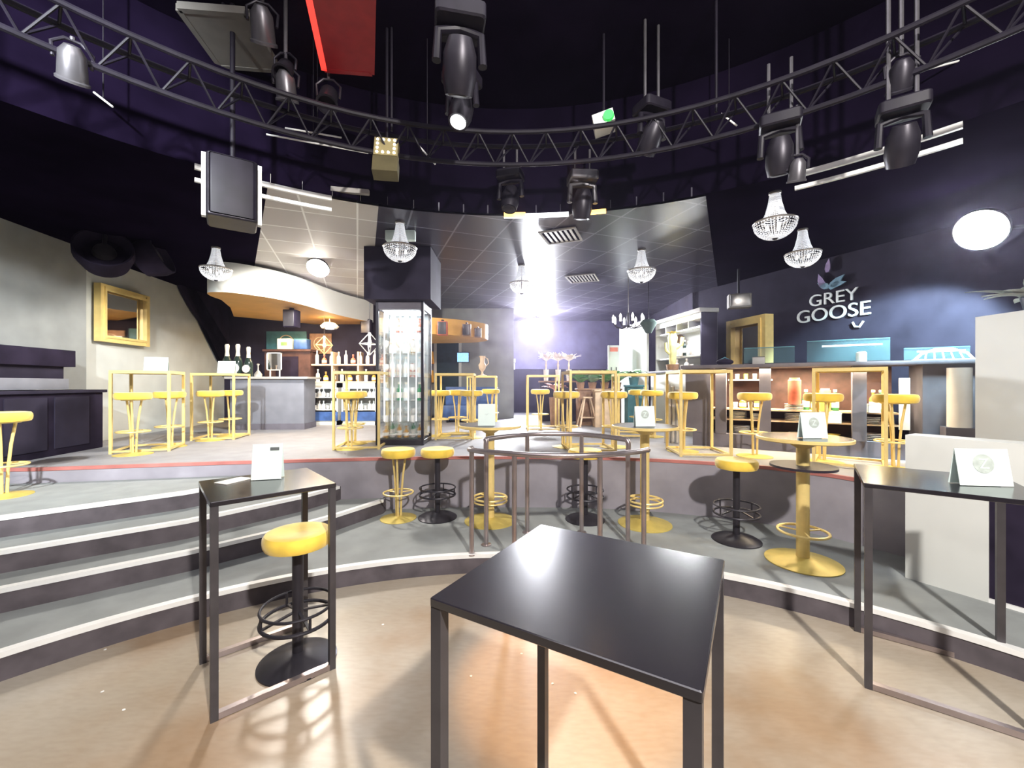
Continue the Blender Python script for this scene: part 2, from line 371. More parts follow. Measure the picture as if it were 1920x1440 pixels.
# ceilings: tiled ceiling around a round opening over the dance floor
RO, OY, TZ, HZ = 4.4, 0.5, 3.75, 5.0
def ring_ceiling(a0, a1, n, z0, z1, far):
    b = MB(); v = []; f = []
    for i in range(n + 1):
        a = math.radians(a0 + (a1 - a0) * i / n); c, s = math.cos(a), math.sin(a)
        t = far(c, s)
        for (r, z) in ((RO, z0), (t, z0), (t, z1), (RO, z1)): v.append((r * c, OY + r * s, z))
    for i in range(n):
        for k in range(4): f.append((4 * i + k, 4 * i + (k + 1) % 4, 4 * i + 4 + (k + 1) % 4, 4 * i + 4 + k))
    f += [(3, 2, 1, 0), tuple(range(4 * n, 4 * n + 4))]
    b._new(v, f); return b
def rect(c, s):
    t = []
    if abs(c) > 1e-6: t.append(9.5 / abs(c))
    if s > 1e-6: t.append(13.0 / s)
    if s < -1e-6: t.append(3.6 / -s)
    return max(RO + 0.01, min(t))
struct(ring_ceiling(0, 62, 40, TZ + 0.002, TZ + 0.1, rect).build('ceiling_right', 'black_ceiling'))
struct(ring_ceiling(62, 110, 40, TZ, TZ + 0.1, rect).build('ceiling', 'tile_dark'))
struct(ring_ceiling(110, 124, 24, TZ, TZ + 0.1, rect).build('ceiling_bar', 'tile_light'))
struct(ring_ceiling(124, 152, 24, TZ + 0.002, TZ + 0.1, rect).build('ceiling_left', 'black_ceiling'))
struct(ring_ceiling(152, 360, 60, TZ + 0.45, TZ + 0.55, rect).build('ceiling_side', 'black_ceiling'))
b = MB(); b.lathe([(RO + 0.0, TZ), (RO + 0.06, TZ), (RO + 0.06, HZ), (RO, HZ), (RO, TZ)], (0, OY, 0), 96); struct(b.build('ceiling_fascia', 'black_ceiling'))
b = MB(); b.lathe([(RO + 0.1, HZ), (RO + 0.1, HZ + 0.1)], (0, OY, 0), 64); struct(b.build('ceiling_dome', 'black_ceiling'))
# curved canopy over the bar (white upright band, orange soffit)
cf = [(-4.25, 6.0), (-4.2, 5.7), (-4.05, 5.5), (-3.75, 5.55), (-3.43, 5.9), (-3.25, 6.4), (-3.18, 6.9), (-3.05, 7.5), (-2.77, 8.2)]
def smooth(p, k=5):
    out = []
    for i in range(len(p) - 1):
        p0, p1, p2, p3 = (Vector(p[max(i - 1, 0)]), Vector(p[i]), Vector(p[i + 1]), Vector(p[min(i + 2, len(p) - 1)]))
        for j in range(k):
            t = j / k
            out.append(tuple(0.5 * ((2 * p1) + (-p0 + p2) * t + (2 * p0 - 5 * p1 + 4 * p2 - p3) * t * t + (-p0 + 3 * p1 - 3 * p2 + p3) * t ** 3)))
    return out + [p[-1]]
cfs = smooth(cf)
cfs = [(x * 1.203, y * 1.203) for (x, y) in cfs]
ca = tag(MB().prism(cfs + [(-3.5, 10.18), (-4.9, 10.18), (-6.1, 9.0), (-5.45, 7.95)], 3.20, 3.69).build('bar_canopy', 'white_paint'), 'curved white canopy over the bar with an orange underside, left of the glass cabinet', 'canopy')
ca.data.materials.append(MATS['orange_soffit'])
for p in ca.data.polygons:
    if p.normal.z < -0.5: p.material_index = 1
tip = smooth([(-2.75, 8.3), (-2.0, 8.15), (-1.4, 8.3), (-0.85, 8.7), (-0.55, 9.2), (-0.7, 9.7), (-1.2, 10.0), (-2.75, 10.2)])
o = tag(MB().prism(tip, 2.72, 3.05).build('bar_canopy', 'orange_soffit'), 'rounded orange end of the bar canopy, right of the glass cabinet', 'canopy')
# ------------------------------------------------------------------ furniture prototypes
def high_table(loc, rz, s, h, label, group):
    t = thing('high_table', loc, rz, label, 'table', group); k = s / 2 - 0.02
    MB().rbox((0, 0, h - 0.0125), (s, s, 0.025), 0.006).build('tabletop', 'black_gloss', t)
    for sx in (-1, 1):
        for sy in (-1, 1): MB().box((sx * k, sy * k, (h - 0.025) / 2), (0.035, 0.035, h - 0.025)).build('leg', 'grey_metal', t)
    for sy in (-1, 1): MB().box((0, sy * k, 0.02), (s - 0.075, 0.034, 0.032)).build('foot_bar', 'steel', t)
    return t
def gold_frame_table(loc, rz, s, label, first=None, h=1.10):
    g = 'gold framed high tables on the stage'
    if first: return dup(first, loc, rz, label, g)
    t = thing('frame_table', loc, rz, label, 'table', g); k = s / 2 - 0.015
    b = MB()
    for (sx, sy) in ((1, 0), (-1, 0), (0, 1), (0, -1)): b.box((sx * k, sy * k, h - 0.02), (0.03 if sx else s, 0.03 if sy else s - 0.06, 0.04))
    b.build('top_frame', 'gold', t)
    MB().box((0, 0, h - 0.012), (s - 0.062, s - 0.062, 0.02)).build('tabletop', 'black_gloss', t)
    for sx in (-1, 1):
        for sy in (-1, 1): MB().box((sx * k, sy * k, (h - 0.04) / 2), (0.032, 0.032, h - 0.04)).build('leg', 'gold', t)
    for (sx, sy) in ((1, 0), (-1, 0), (0, 1), (0, -1)):
        MB().box((sx * k, sy * k, 0.03), (0.028 if sx else s - 0.064, 0.028 if sy else s - 0.064, 0.025)).build('foot_bar', 'gold', t)
    return t
SEAT = [(0.0, 0.715), (0.165, 0.715), (0.183, 0.722), (0.192, 0.74), (0.195, 0.765), (0.192, 0.79), (0.18, 0.806), (0.155, 0.811), (0.12, 0.806), (0.0, 0.80)]
def gold_stool(loc, rz, label, group, first=None):
    if first: return dup(first, loc, rz, label, group)
    t = thing('bar_stool', loc, rz, label, 'stool', group)
    MB().lathe(SEAT, n=32).build('seat', 'velvet', t)
    MB().lathe([(0.0, 0.705), (0.12, 0.705), (0.13, 0.722), (0, 0.722)], n=24).build('seat_plate', 'gold', t)
    for k in range(3):
        a = k * 2 * PI / 3 + 0.4; c, s = math.cos(a), math.sin(a)
        MB().tube([(0.028 * c, 0.028 * s, 0.02), (0.034 * c, 0.034 * s, 0.25), (0.055 * c, 0.055 * s, 0.5), (0.085 * c, 0.085 * s, 0.708)], 0.0125, 8).build('leg', 'gold', t)
    b = MB(); b.torus((0, 0, 0.30), 0.168, 0.010, 36, 8)
    for k in range(3):
        a = k * 2 * PI / 3 + 0.4; b.cyl((0.03 * math.cos(a), 0.03 * math.sin(a), 0.30), (0.165 * math.cos(a), 0.165 * math.sin(a), 0.30), 0.006, n=8)
    b.build('foot_ring', 'gold', t)
    MB().lathe([(0.0, 0.0), (0.205, 0.0), (0.205, 0.006), (0.15, 0.014), (0.06, 0.022), (0.03, 0.03), (0, 0.03)], n=36).build('base', 'gold_base', t)
    return t
def dark_stool(loc, rz, label, group, first=None):
    if first: return dup(first, loc, rz, label, group)
    t = thing('pedestal_stool', loc, rz, label, 'stool', group)
    MB().lathe(SEAT, n=36).build('seat', 'velvet', t)
    MB().lathe([(0.032, 0.02), (0.032, 0.70), (0.09, 0.712), (0.09, 0.722), (0, 0.722)], n=20).build('column', 'black_metal', t)
    b = MB(); b.torus((0, 0, 0.27), 0.205, 0.011, 40, 8); b.torus((0, 0, 0.35), 0.205, 0.009, 40, 8)
    for k in range(4):
        a = k * PI / 2 + 0.5; c, s = math.cos(a), math.sin(a)
        b.bar((0.03 * c, 0.03 * s, 0.31), (0.203 * c, 0.203 * s, 0.275), 0.018, 0.01); b.cyl((0.203 * c, 0.203 * s, 0.27), (0.203 * c, 0.203 * s, 0.35), 0.008, n=8)
    b.build('foot_ring', 'black_metal', t)
    MB().lathe([(0.0, 0.0), (0.225, 0.0), (0.225, 0.01), (0.19, 0.03), (0.10, 0.05), (0.05, 0.065), (0, 0.065)], n=40).build('base', 'black_metal', t)
    return t
def round_table(loc, label, shelf=False):
    t = thing('round_table', loc, 0, label, 'table', 'round gold pedestal tables')
    MB().lathe([(0, 1.068), (0.34, 1.068), (0.352, 1.076), (0.352, 1.092), (0.345, 1.098), (0, 1.098)], n=48).build('tabletop', 'grey_metal' if not shelf else 'black_gloss', t)
    MB().lathe([(0.346, 1.066), (0.358, 1.072), (0.358, 1.094), (0.346, 1.099), (0.346, 1.066)], n=48).build('rim', 'gold', t)
    MB().lathe([(0.05, 0.02), (0.05, 1.0), (0.10, 1.03), (0.13, 1.067)], n=24).build('column', 'gold', t)
    b = MB(); b.torus((0, 0, 0.27), 0.19, 0.012, 40, 8)
    if not shelf: b.torus((0, 0, 0.23), 0.19, 0.010, 40, 8)
    for k in range(3):
        a = k * 2 * PI / 3 + 0.2; b.cyl((0.045 * math.cos(a), 0.045 * math.sin(a), 0.27), (0.188 * math.cos(a), 0.188 * math.sin(a), 0.27), 0.007, n=8)
    b.build('foot_ring', 'gold', t)
    MB().lathe([(0, 0), (0.29, 0), (0.29, 0.008), (0.22, 0.02), (0.10, 0.035), (0.055, 0.05), (0, 0.05)], n=44).build('base', 'gold_base', t)
    if shelf: MB().lathe([(0.051, 0.83), (0.25, 0.83), (0.25, 0.85), (0.051, 0.85), (0.051, 0.83)], n=40).build('lower_shelf', 'black_matt', t)
    return t
def menu_card(loc, rz, label, w=0.15, h=0.19, style='ring', group='pale menu cards on the tables', d=0.07):
    t = thing('menu_card', loc, rz, label, 'menu', group); th = math.atan2(d / 2, h)
    for sgn in (-1, 1):
        M = Matrix.Translation((0, sgn * d / 2, 0)) @ Matrix.Rotation(sgn * th, 4, 'X')
        b = MB(); b.box((0, 0, h / 2 + 0.001), (w, 0.003, h), M=M); b.build('panel', 'card', t)
    M = Matrix.Translation((0, -d / 2, 0)) @ Matrix.Rotation(-th, 4, 'X')
    if style == 'ring':
        MB().lathe([(0.0, 0), (w * 0.2, 0), (w * 0.2, 0.0015), (0, 0.0015)], n=28, M=M @ Matrix.Translation((0, -0.0021, h * 0.6)) @ Matrix.Rotation(PI / 2, 4, 'X')).build('emblem', 'emblem', t)
        text_mesh('Z', w * 0.3, 0.0006, 'letter', 'card', t, M @ Matrix.Translation((0, -0.0046, h * 0.6 - w * 0.1)) @ Matrix.Rotation(PI / 2, 4, 'X'))
    elif style == 'mark':
        b = MB(); b.box((w * 0.24, -0.0024, h * 0.86), (w * 0.3, 0.0015, h * 0.09), M=M); b.build('printed_mark', 'ink', t)
    elif style == 'tick':
        b = MB(); b.bar((-0.015, -0.003, h * 0.55), (0, -0.003, h * 0.5), 0.004, 0.0012); b.bar((0, -0.003, h * 0.5), (0.02, -0.003, h * 0.57), 0.004, 0.0012); b.bm.transform(M); b.build('printed_mark', 'ink', t)
    return t

# ---------------- front tables
P = [W(805, 1120, 1.12), W(1325, 1300, 1.12), W(1360, 1050, 1.12)]
ctr = (P[0] + P[2]) / 2; e = P[1] - P[0]
tA = high_table((ctr.x, ctr.y, 0), math.atan2(e.y, e.x), 0.70, 1.12, 'glossy black square high table in the middle foreground, nearest of all', 'square black high tables')
P = [W(376, 947, 1.12), W(645, 905, 1.12), W(347, 906, 1.12)]
e = P[1] - P[0]; ctrB = (P[1] + P[2]) / 2; rB = math.atan2(e.y, e.x)
tB = high_table((ctrB.x, ctrB.y + 0.02, 0), rB, 0.62, 1.12, 'black square high table at the left before the steps, a menu card on it', 'square black high tables')
tC = high_table((2.48, 2.40, 0), math.radians(-36), 0.70, 1.16, 'black square high table at the right beside the white box', 'square black high tables')
pad = thing('paper_leaflet', (-1.72, 2.54, 1.12), rB + 0.5, 'white paper leaflet lying before the menu card on the left black table', 'paper')
MB().rbox((0, 0, 0.003), (0.17, 0.11, 0.004), 0.004).build('sheet', 'label_white', pad)
# ---------------- gold framed tables
g0 = None
def gft(x, y, deg, label):
    global g0
    o = gold_frame_table((x, y, ST), math.radians(deg), 0.64, label, g0)
    if g0 is None: g0 = o
    return o
gft(-5.10, 5.78, 24, 'gold framed high table nearest the gold mirror on the left wall')
gft(-4.96, 7.02, 12, 'gold framed high table in front of the dark bar counter, a pale card on it')
gft(-2.21, 6.05, 6, 'gold framed high table just left of the glass display cabinet')
gft(-0.96, 7.08, 2, 'gold framed high table just right of the glass display cabinet')
gft(-0.66, 9.20, 0, 'far gold framed table with a vase on it, before the back wall')
gft(0.62, 8.40, 0, 'gold framed high table below the bright back floodlight')
gft(1.07, 5.80, 3, 'gold framed high table in the middle, right behind the curved railing')
gft(2.16, 7.35, -4, 'gold framed high table at the back in front of the white dresser')
gft(2.47, 5.48, -5, 'gold framed high table left of the long right counter, before its open shelves')
gft(3.87, 4.72, -40, 'gold framed high table at the right end of the stage beside the white box')
# ---------------- gold stools
sg = 'gold bar stools on the stage'; s0 = None
def gs(px, Y, label, z=ST, rz=None, x=None):
    global s0
    X = (px - 960) * Y / F if x is None else x
    o = gold_stool((X, Y, z), random.random() * 2 if rz is None else rz, label, sg, s0)
    if s0 is None: s0 = o
    return o
gs(747, 4.77, 'gold stool with three slim legs below the stage, under the glass cabinet', L1, 0.2)
gs(250, 5.36, 'gold stool at the front of the table nearest the gold wall mirror')
gs(318, 6.02, 'gold stool behind the front stool at the table nearest the gold wall mirror')
gs(395, 6.72, 'gold stool at the left of the table before the dark bar counter')
gs(432, 7.30, 'gold stool at the back of the table before the dark bar counter')
gs(657, 5.84, 'gold stool inside the frame table just left of the glass cabinet')
gs(664, 6.36, 'gold stool hidden behind another at the table left of the glass cabinet')
gs(824, 7.28, 'gold stool left of the frame table just right of the glass cabinet')
gs(858, 7.65, 'gold stool behind the frame table just right of the glass cabinet')
gs(884, 7.05, 'gold stool right of the frame table just right of the glass cabinet')
gs(920, 8.85, 'far gold stool at the table that carries the vase')
gs(1013, 8.45, 'gold stool inside the frame table below the bright back floodlight')
gs(1062, 6.02, 'gold stool at the left leg of the frame table behind the railing')
gs(1151, 6.00, 'gold stool at the right leg of the frame table behind the railing')
gs(1198, 7.75, 'rear gold stool at the table before the white dresser')
gs(1222, 7.18, 'front gold stool at the table before the white dresser')
gs(1280, 5.62, 'gold stool at the left leg of the table beside the long counter')
gs(1420, 5.22, 'gold stool to the right of the table beside the long counter', x=3.08)
gs(1543, 4.85, 'gold stool at the left of the rightmost frame table')
gs(1678, 4.44, 'rightmost gold stool, inside the frame table beside the white box')
gs(8, 3.95, 'yellow stool cut by the left edge of the picture, on the top step', 0.64, x=-4.90)
# ---------------- dark pedestal stools
dg = 'dark pedestal stools with yellow seats'
d0 = dark_stool((-1.33, 2.55, 0), 0.3, 'yellow seated stool on a black pedestal at the left black table', dg)
dark_stool((-0.87, 4.80, L1), 0.9, 'yellow stool on a dark pedestal beside the slim legged gold stool', dg, d0)
dark_stool((0.84, 4.72, L1), 0.2, 'yellow stool on a dark pedestal seen through the curved railing', dg, d0)
dark_stool((2.24, 4.10, L1), 1.4, 'yellow stool on a dark pedestal left of the nearest round gold table', dg, d0)
# ---------------- round tables
round_table((-0.25, 4.68, L1), 'round gold pedestal table at the left end of the curved railing')
round_table((1.48, 4.58, L1), 'round gold pedestal table at the right end of the curved railing')
round_table((2.55, 3.60, L1), 'nearest round gold pedestal table with a dark lower shelf, at the right', True)
# ---------------- menu cards
menu_card((-1.545, 2.60, 1.122), 0.25, 'pale menu card with a small dark mark, on the left black table', 0.17, 0.22, 'mark')
c0 = menu_card((-0.28, 4.55, L1 + 1.10), 0.0, 'pale menu card with a tick, on the left round table', 0.19, 0.24, 'tick')
menu_card((1.44, 4.47, L1 + 1.10), 0.1, 'pale menu card on the round table at the right end of the railing', 0.22, 0.22)
menu_card((2.56, 3.50, L1 + 1.10), 0.05, 'pale menu card on the nearest round gold table', 0.22, 0.22)
menu_card((2.60, 2.28, 1.162), -0.12, 'large pale menu card with a silver emblem, on the right black table', 0.26, 0.20)
menu_card((-5.02, 5.80, ST + 1.10), 0.4, 'pale menu card on the table nearest the gold wall mirror', 0.27, 0.2, 'tick')
menu_card((-4.72, 6.80, ST + 1.10), 0.1, 'pale menu card on the table before the dark bar counter', 0.27, 0.2, 'none')
# ---------------- railings
def railing(rail, posts, label):
    t = thing('railing', (rail[0][0], rail[0][1], 0), 0, label, 'railing', 'bent steel railings'); o = Vector((rail[0][0], rail[0][1], 0))
    r = smooth(rail, 8); b = MB(); b.tube([Vector(p) - o for p in r], 0.024, 12)
    for p in (r[0], r[-1]): b.ball(Vector(p) - o, 0.026)
    b.build('handrail', 'steel', t)
    for (x, y, z0, z1) in posts: 
        q = MB().cyl(Vector((x, y, z0)) - o, Vector((x, y, z1)) - o, 0.022, n=14).build('post', 'steel', t)
        MB().lathe([(0, 0), (0.05, 0), (0.05, 0.008), (0.03, 0.012), (0, 0.012)], Vector((x, y, z0)) - o, 20).build('foot_plate', 'steel', q)
    return t
railing([(-0.38, 3.86, 1.115), (-0.37, 3.76, 1.115), (-0.10, 3.60, 1.115), (0.3, 3.47, 1.115), (0.75, 3.50, 1.115), (1.1, 3.66, 1.115), (1.25, 3.78, 1.115)],
        [(-0.37, 3.766, L1, 1.1), (0.02, 3.545, 0, 1.1), (0.75, 3.50, 0, 1.1), (1.2, 3.738, L1, 1.1)], 'front steel railing with a bowed handrail at the edge of the dance floor')
railing([(-0.25, 3.98, 1.05), (-0.25, 3.98, 1.16), (-0.22, 4.02, 1.185), (0.1, 4.28, 1.19), (0.42, 4.36, 1.19), (0.75, 4.3, 1.19), (1.06, 4.03, 1.185), (1.12, 3.97, 1.16), (1.12, 3.97, 1.05)],
        [(-0.25, 3.98, L1, 1.06), (0.16, 4.31, L1, 1.18), (0.73, 4.31, L1, 1.18), (1.12, 3.97, L1, 1.06)], 'rear steel railing of the pair, bowed towards the stage')
# ------------------------------------------------------------------ small repeated things
PROF = {
 'wine': [(0, 0), (0.036, 0), (0.038, 0.006), (0.038, 0.19), (0.03, 0.215), (0.014, 0.24), (0.0135, 0.30), (0.016, 0.302), (0.016, 0.312), (0, 0.312)],
 'spirit': [(0, 0), (0.04, 0), (0.042, 0.006), (0.042, 0.16), (0.034, 0.185), (0.015, 0.2), (0.014, 0.25), (0.019, 0.252), (0.019, 0.28), (0, 0.28)],
 'stout': [(0, 0), (0.05, 0), (0.054, 0.01), (0.05, 0.11), (0.03, 0.14), (0.016, 0.15), (0.016, 0.19), (0.022, 0.192), (0.022, 0.22), (0, 0.22)],
 'goblet': [(0, 0), (0.035, 0), (0.035, 0.004), (0.006, 0.012), (0.005, 0.09), (0.02, 0.1), (0.04, 0.13), (0.042, 0.16), (0.034, 0.2), (0.031, 0.2), (0.038, 0.16), (0.035, 0.13), (0, 0.105)],
 'tumbler': [(0, 0), (0.032, 0), (0.036, 0.1), (0.034, 0.1), (0.030, 0.008), (0, 0.008)],
 'bowl': [(0, 0), (0.04, 0), (0.045, 0.01), (0.09, 0.05), (0.085, 0.05), (0.04, 0.014), (0, 0.014)],
}
BOT = {}
def vessel(kind, m, loc, label, group, scale=1.0, lab=None, cat=None):
    key = (kind, m, lab)
    cat = cat or {'goblet': 'glass', 'tumbler': 'glass', 'bowl': 'bowl'}.get(kind, 'bottle')
    name = {'goblet': 'wine_glass', 'tumbler': 'tumbler', 'bowl': 'bowl'}.get(kind, 'bottle')
    if key not in BOT:
        o = MB().lathe(PROF[kind], n=18).build(name, m); tag(o, label, cat, group)
        if lab and kind in ('wine', 'spirit', 'stout'):
            r = {'wine': 0.039, 'spirit': 0.043, 'stout': 0.054}[kind]; h = {'wine': (0.06, 0.15), 'spirit': (0.04, 0.13), 'stout': (0.03, 0.09)}[kind]
            MB().lathe([(r - 0.003, h[0]), (r, h[0]), (r, h[1]), (r - 0.003, h[1]), (r - 0.003, h[0])], n=18).build('paper_label', lab, o)
            MB().lathe([(0.0, PROF[kind][-1][1] - 0.03), (0.0215 if kind != 'wine' else 0.0175, PROF[kind][-1][1] - 0.03), (0.0215 if kind != 'wine' else 0.0175, PROF[kind][-1][1] + 0.003), (0, PROF[kind][-1][1] + 0.003)], n=14).build('cap', 'foil', o)
        BOT[key] = o; o.location = loc; o.scale = (scale,) * 3; return o
    o = dup(BOT[key], loc, random.random() * 6, label, group, scale); return o
def row(n, p0, p1, kinds, where, group, scale=1.0, desc=None):
    for i in range(n):
        p = Vector(p0).lerp(Vector(p1), i / max(1, n - 1)); k = kinds[i % len(kinds)]
        nm = {'bottle_clear': 'clear', 'bottle_dark': 'dark', 'bottle_green': 'green', 'bottle_amber': 'amber', 'ceramic': 'white', 'red_item': 'red', 'yellow_item': 'yellow', 'glass': 'clear'}[k[1]]
        w = {'wine': 'wine bottle', 'spirit': 'spirit bottle', 'stout': 'squat bottle', 'goblet': 'stemmed glass', 'tumbler': 'tumbler', 'bowl': 'bowl'}[k[0]]
        vessel(k[0], k[1], p, '%s %s, %s %s' % (nm, w, ordn(i, n), where), group, scale, k[2] if len(k) > 2 else None)
# ------------------------------------------------------------------ glass display cabinet
vx, vy = -1.685, 6.46; vw, vd, vh = 0.72, 0.60, 2.16
t = thing('display_cabinet', (vx, vy, ST), 0, 'tall black framed glass cabinet of lit bottles and glasses in the middle of the stage', 'cabinet')
b = MB()
for sx in (-1, 1):
    for sy in (-1, 1): b.box((sx * (vw / 2 - 0.02), sy * (vd / 2 - 0.02), vh / 2), (0.04, 0.04, vh))
b.build('frame', 'black_metal', t)
MB().rbox((0, 0, 0.04), (vw - 0.005, vd - 0.005, 0.075), 0.01).build('plinth', 'black_metal', t)
MB().rbox((0, 0, vh - 0.06), (vw - 0.005, vd - 0.005, 0.11), 0.01).build('top_panel', 'counter_dark', t)
MB().box((0, vd / 2 - 0.035, vh / 2), (vw - 0.09, 0.012, vh - 0.22)).build('back_panel', 'cabinet_back', t)
zs = [0.095, 0.33, 0.66, 1.02, 1.38, 1.70]
for z in zs: MB().rbox((0, 0, z), (vw - 0.09, vd - 0.1, 0.012), 0.005).build('shelf', 'glass', t)
for sx in (-1, 1): MB().box((sx * (vw / 2 - 0.008), 0, vh / 2), (0.005, vd - 0.09, vh - 0.25)).build('side_pane', 'glass', t)
MB().box((0, -vd / 2 + 0.006, vh / 2), (vw - 0.085, 0.005, vh - 0.25)).build('door', 'glass', t)
for i in range(5):
    x = -0.24 + 0.12 * i
    MB().lathe([(0.006, 0.36), (0.007, 0.38), (0.007, 1.93), (0.004, 1.99), (0, 2.0)], (x, -vd / 2 + 0.035, 0), 10).build('light_rod', 'led_white', t)
shelfn = ['bottom', 'second', 'third', 'fourth', 'fifth', 'top']
kk = [[('stout', 'bottle_amber', 'label_white'), ('bowl', 'ceramic'), ('spirit', 'bottle_amber', 'label_white')],
      [('tumbler', 'ceramic'), ('goblet', 'glass')],
      [('spirit', 'bottle_clear', 'label_white'), ('goblet', 'ceramic'), ('spirit', 'bottle_green', 'label_white')],
      [('goblet', 'ceramic'), ('wine', 'bottle_clear', 'label_white')],
      [('goblet', 'ceramic'), ('stout', 'bottle_clear', 'label_white')],
      [('wine', 'bottle_clear', 'label_white'), ('spirit', 'bottle_clear', 'label_white'), ('stout', 'red_item', 'label_white')]]
for i, z in enumerate(zs):
    zz = ST + z + 0.0065
    sc = 0.8 if i == 0 else 1.0
    row(6, (vx - 0.26, vy - 0.12, zz), (vx + 0.26, vy - 0.12, zz), kk[i], 'in front on the %s shelf, glass cabinet' % shelfn[i], 'bottles and glasses in the display cabinet', sc)
    row(5, (vx - 0.22, vy + 0.10, zz), (vx + 0.22, vy + 0.10, zz), kk[(i + 2) % 6][::-1], 'at the back of the %s shelf, glass cabinet' % shelfn[i], 'bottles and glasses in the display cabinet', sc)
o = tag(MB().box((vx, vy, ST + 2.165 + 0.39), (0.98, 0.86, 0.775)).build('column_casing', 'dark_wall'), 'dark boxed column casing from the ceiling down to the glass cabinet', 'column')
# ------------------------------------------------------------------ bar on the left
t = thing('bar_counter', (-4.95, 8.55, ST), math.radians(3), 'dark grey bar counter on the left with a pale worktop', 'bar counter')
MB().rbox((0, 0, 0.52), (1.45, 0.55, 1.0), 0.01).build('front_body', 'counter_grey', t)
MB().rbox((0.02, -0.02, 1.045), (1.62, 0.68, 0.045), 0.012).build('worktop', 'grey_panel', t)
MB().box((0, -0.005, 0.06), (1.48, 0.56, 0.12)).build('plinth', 'counter_dark', t)
zb = ST + 1.0685
ch0 = None
for i, (px, s, w) in enumerate(((426, 1.0, 'leftmost'), (446, 1.0, 'middle'), (466, 0.92, 'rightmost'))):
    p = D(px, 708, 8.42); p.z = zb
    if ch0 is None:
        ch0 = MB().lathe([(0, 0), (0.085, 0), (0.09, 0.02), (0.09, 0.28), (0.07, 0.36), (0.034, 0.44), (0.03, 0.60), (0.038, 0.605), (0.038, 0.65), (0, 0.66)], n=28).build('champagne_bottle', 'bottle_dark')
        tag(ch0, '', 'bottle', 'large champagne bottles on the bar')
        MB().lathe([(0.032, 0.42), (0.043, 0.41), (0.034, 0.52), (0.042, 0.61), (0.044, 0.64), (0.03, 0.668), (0, 0.67)], n=28).build('foil_cap', 'foil', ch0)
        MB().lathe([(0, 0), (0.085, 0), (0.085, 0.006), (0, 0.006)], n=28, M=Matrix.Translation((0, -0.088, 0.175)) @ Matrix.Rotation(PI / 2, 4, 'X') @ Matrix.Scale(1.0, 4)).build('round_label', 'label_white', ch0)
        o = ch0; o.location = p
    else: o = dup(ch0, p, 0.0, '', 'large champagne bottles on the bar')
    o['label'] = 'large dark champagne bottle with a round white label, %s of three on the dark bar' % w; o.scale = (s,) * 3
t = thing('decanter', D(484, 708, 8.40), 0, 'small silver lamp stand beside the champagne bottles', 'decanter'); t.location.z = zb
MB().lathe([(0, 0), (0.07, 0), (0.075, 0.05), (0.04, 0.1), (0.015, 0.13), (0.012, 0.22), (0.03, 0.26), (0, 0.27)], n=20).build('body', 'silver', t)
t = thing('picture_frame', (-5.05, 8.72, zb), 0.0, 'small white picture frame standing behind the champagne bottles', 'frame')
b = MB()
for sx in (-1, 1): b.box((sx * 0.15, 0, 0.33), (0.02, 0.02, 0.38))
for z in (0.15, 0.51): b.box((0, 0, z), (0.32, 0.02, 0.02))
b.build('border', 'white_metal', t); MB().box((0, 0.005, 0.33), (0.28, 0.006, 0.34)).build('pane', 'mirror', t)
for sx in (-1, 1): MB().box((sx * 0.1, 0.03, 0.08), (0.02, 0.02, 0.16)).build('foot', 'white_metal', t)
# fridges
def fridge(loc, w, label):
    t = thing('bottle_fridge', loc, 0, label, 'fridge', 'lit bottle fridges behind the bar')
    b = MB(); b.box((0, 0.27, 0.47), (w, 0.02, 0.94)); b.box((0, 0, 0.05), (w, 0.55, 0.10)); b.box((0, 0, 0.89), (w, 0.55, 0.10))
    for sx in (-1, 1): b.box((sx * (w / 2 - 0.015), 0, 0.47), (0.03, 0.55, 0.94))
    b.build('body', 'white_paint', t)
    for z in (0.34, 0.62): MB().box((0, 0, z), (w - 0.07, 0.5, 0.02)).build('shelf', 'white_metal', t)
    MB().box((0, -0.2, 0.825), (w - 0.1, 0.03, 0.02)).build('light_tube', 'led_white', t)
    b = MB(); b.box((0, -0.29, 0.2), (w, 0.02, 0.2)); b.build('grille', 'blue_dark', t)
    return t
fridge((-4.28, 9.45, ST), 0.78, 'left white lit bottle fridge behind the bar')
fridge((-3.42, 9.45, ST), 0.78, 'right white lit bottle fridge behind the bar')
for fx, nm in ((-4.28, 'left'), (-3.42, 'right')):
    for z, sn in ((0.63, 'upper'), (0.35, 'lower'), (0.1, 'bottom')):
        row(7, (fx - 0.28, 9.33, ST + z + 0.001), (fx + 0.28, 9.33, ST + z + 0.001), [('stout', 'bottle_clear', 'label_white'), ('tumbler', 'ceramic'), ('stout', 'ceramic', 'label_white')], 'on the %s shelf, %s bar fridge' % (sn, nm), 'bottles in the bar fridges', 0.85)
t = thing('back_bar_shelf', (-3.85, 9.62, ST + 0.945), 0, 'pale wooden back bar shelf unit above the lit fridges', 'shelf')
for x in (-0.92, -0.3, 0.3, 0.92): MB().box((x, 0, 0.36), (0.04, 0.3, 0.72)).build('upright', 'pale_wood', t)
for z in (0.02, 0.42): MB().box((0, 0, z), (1.9, 0.32, 0.035)).build('board', 'pale_wood', t)
for i, (z, n, ks) in enumerate(((0.4385, 11, [('spirit', 'bottle_clear', 'label_white'), ('wine', 'ceramic', 'label_white'), ('stout', 'red_item', 'label_white'), ('spirit', 'ceramic', 'label_white')]),
                               (0.0385, 10, [('spirit', 'bottle_amber', 'label_white'), ('spirit', 'bottle_clear', 'label_white'), ('stout', 'bottle_amber', 'label_white')]))):
    row(n, (-4.70, 9.55, ST + 0.945 + z), (-3.02, 9.55, ST + 0.945 + z), ks, 'on the %s board of the back bar' % ('upper', 'lower')[i], 'bottles on the back bar')
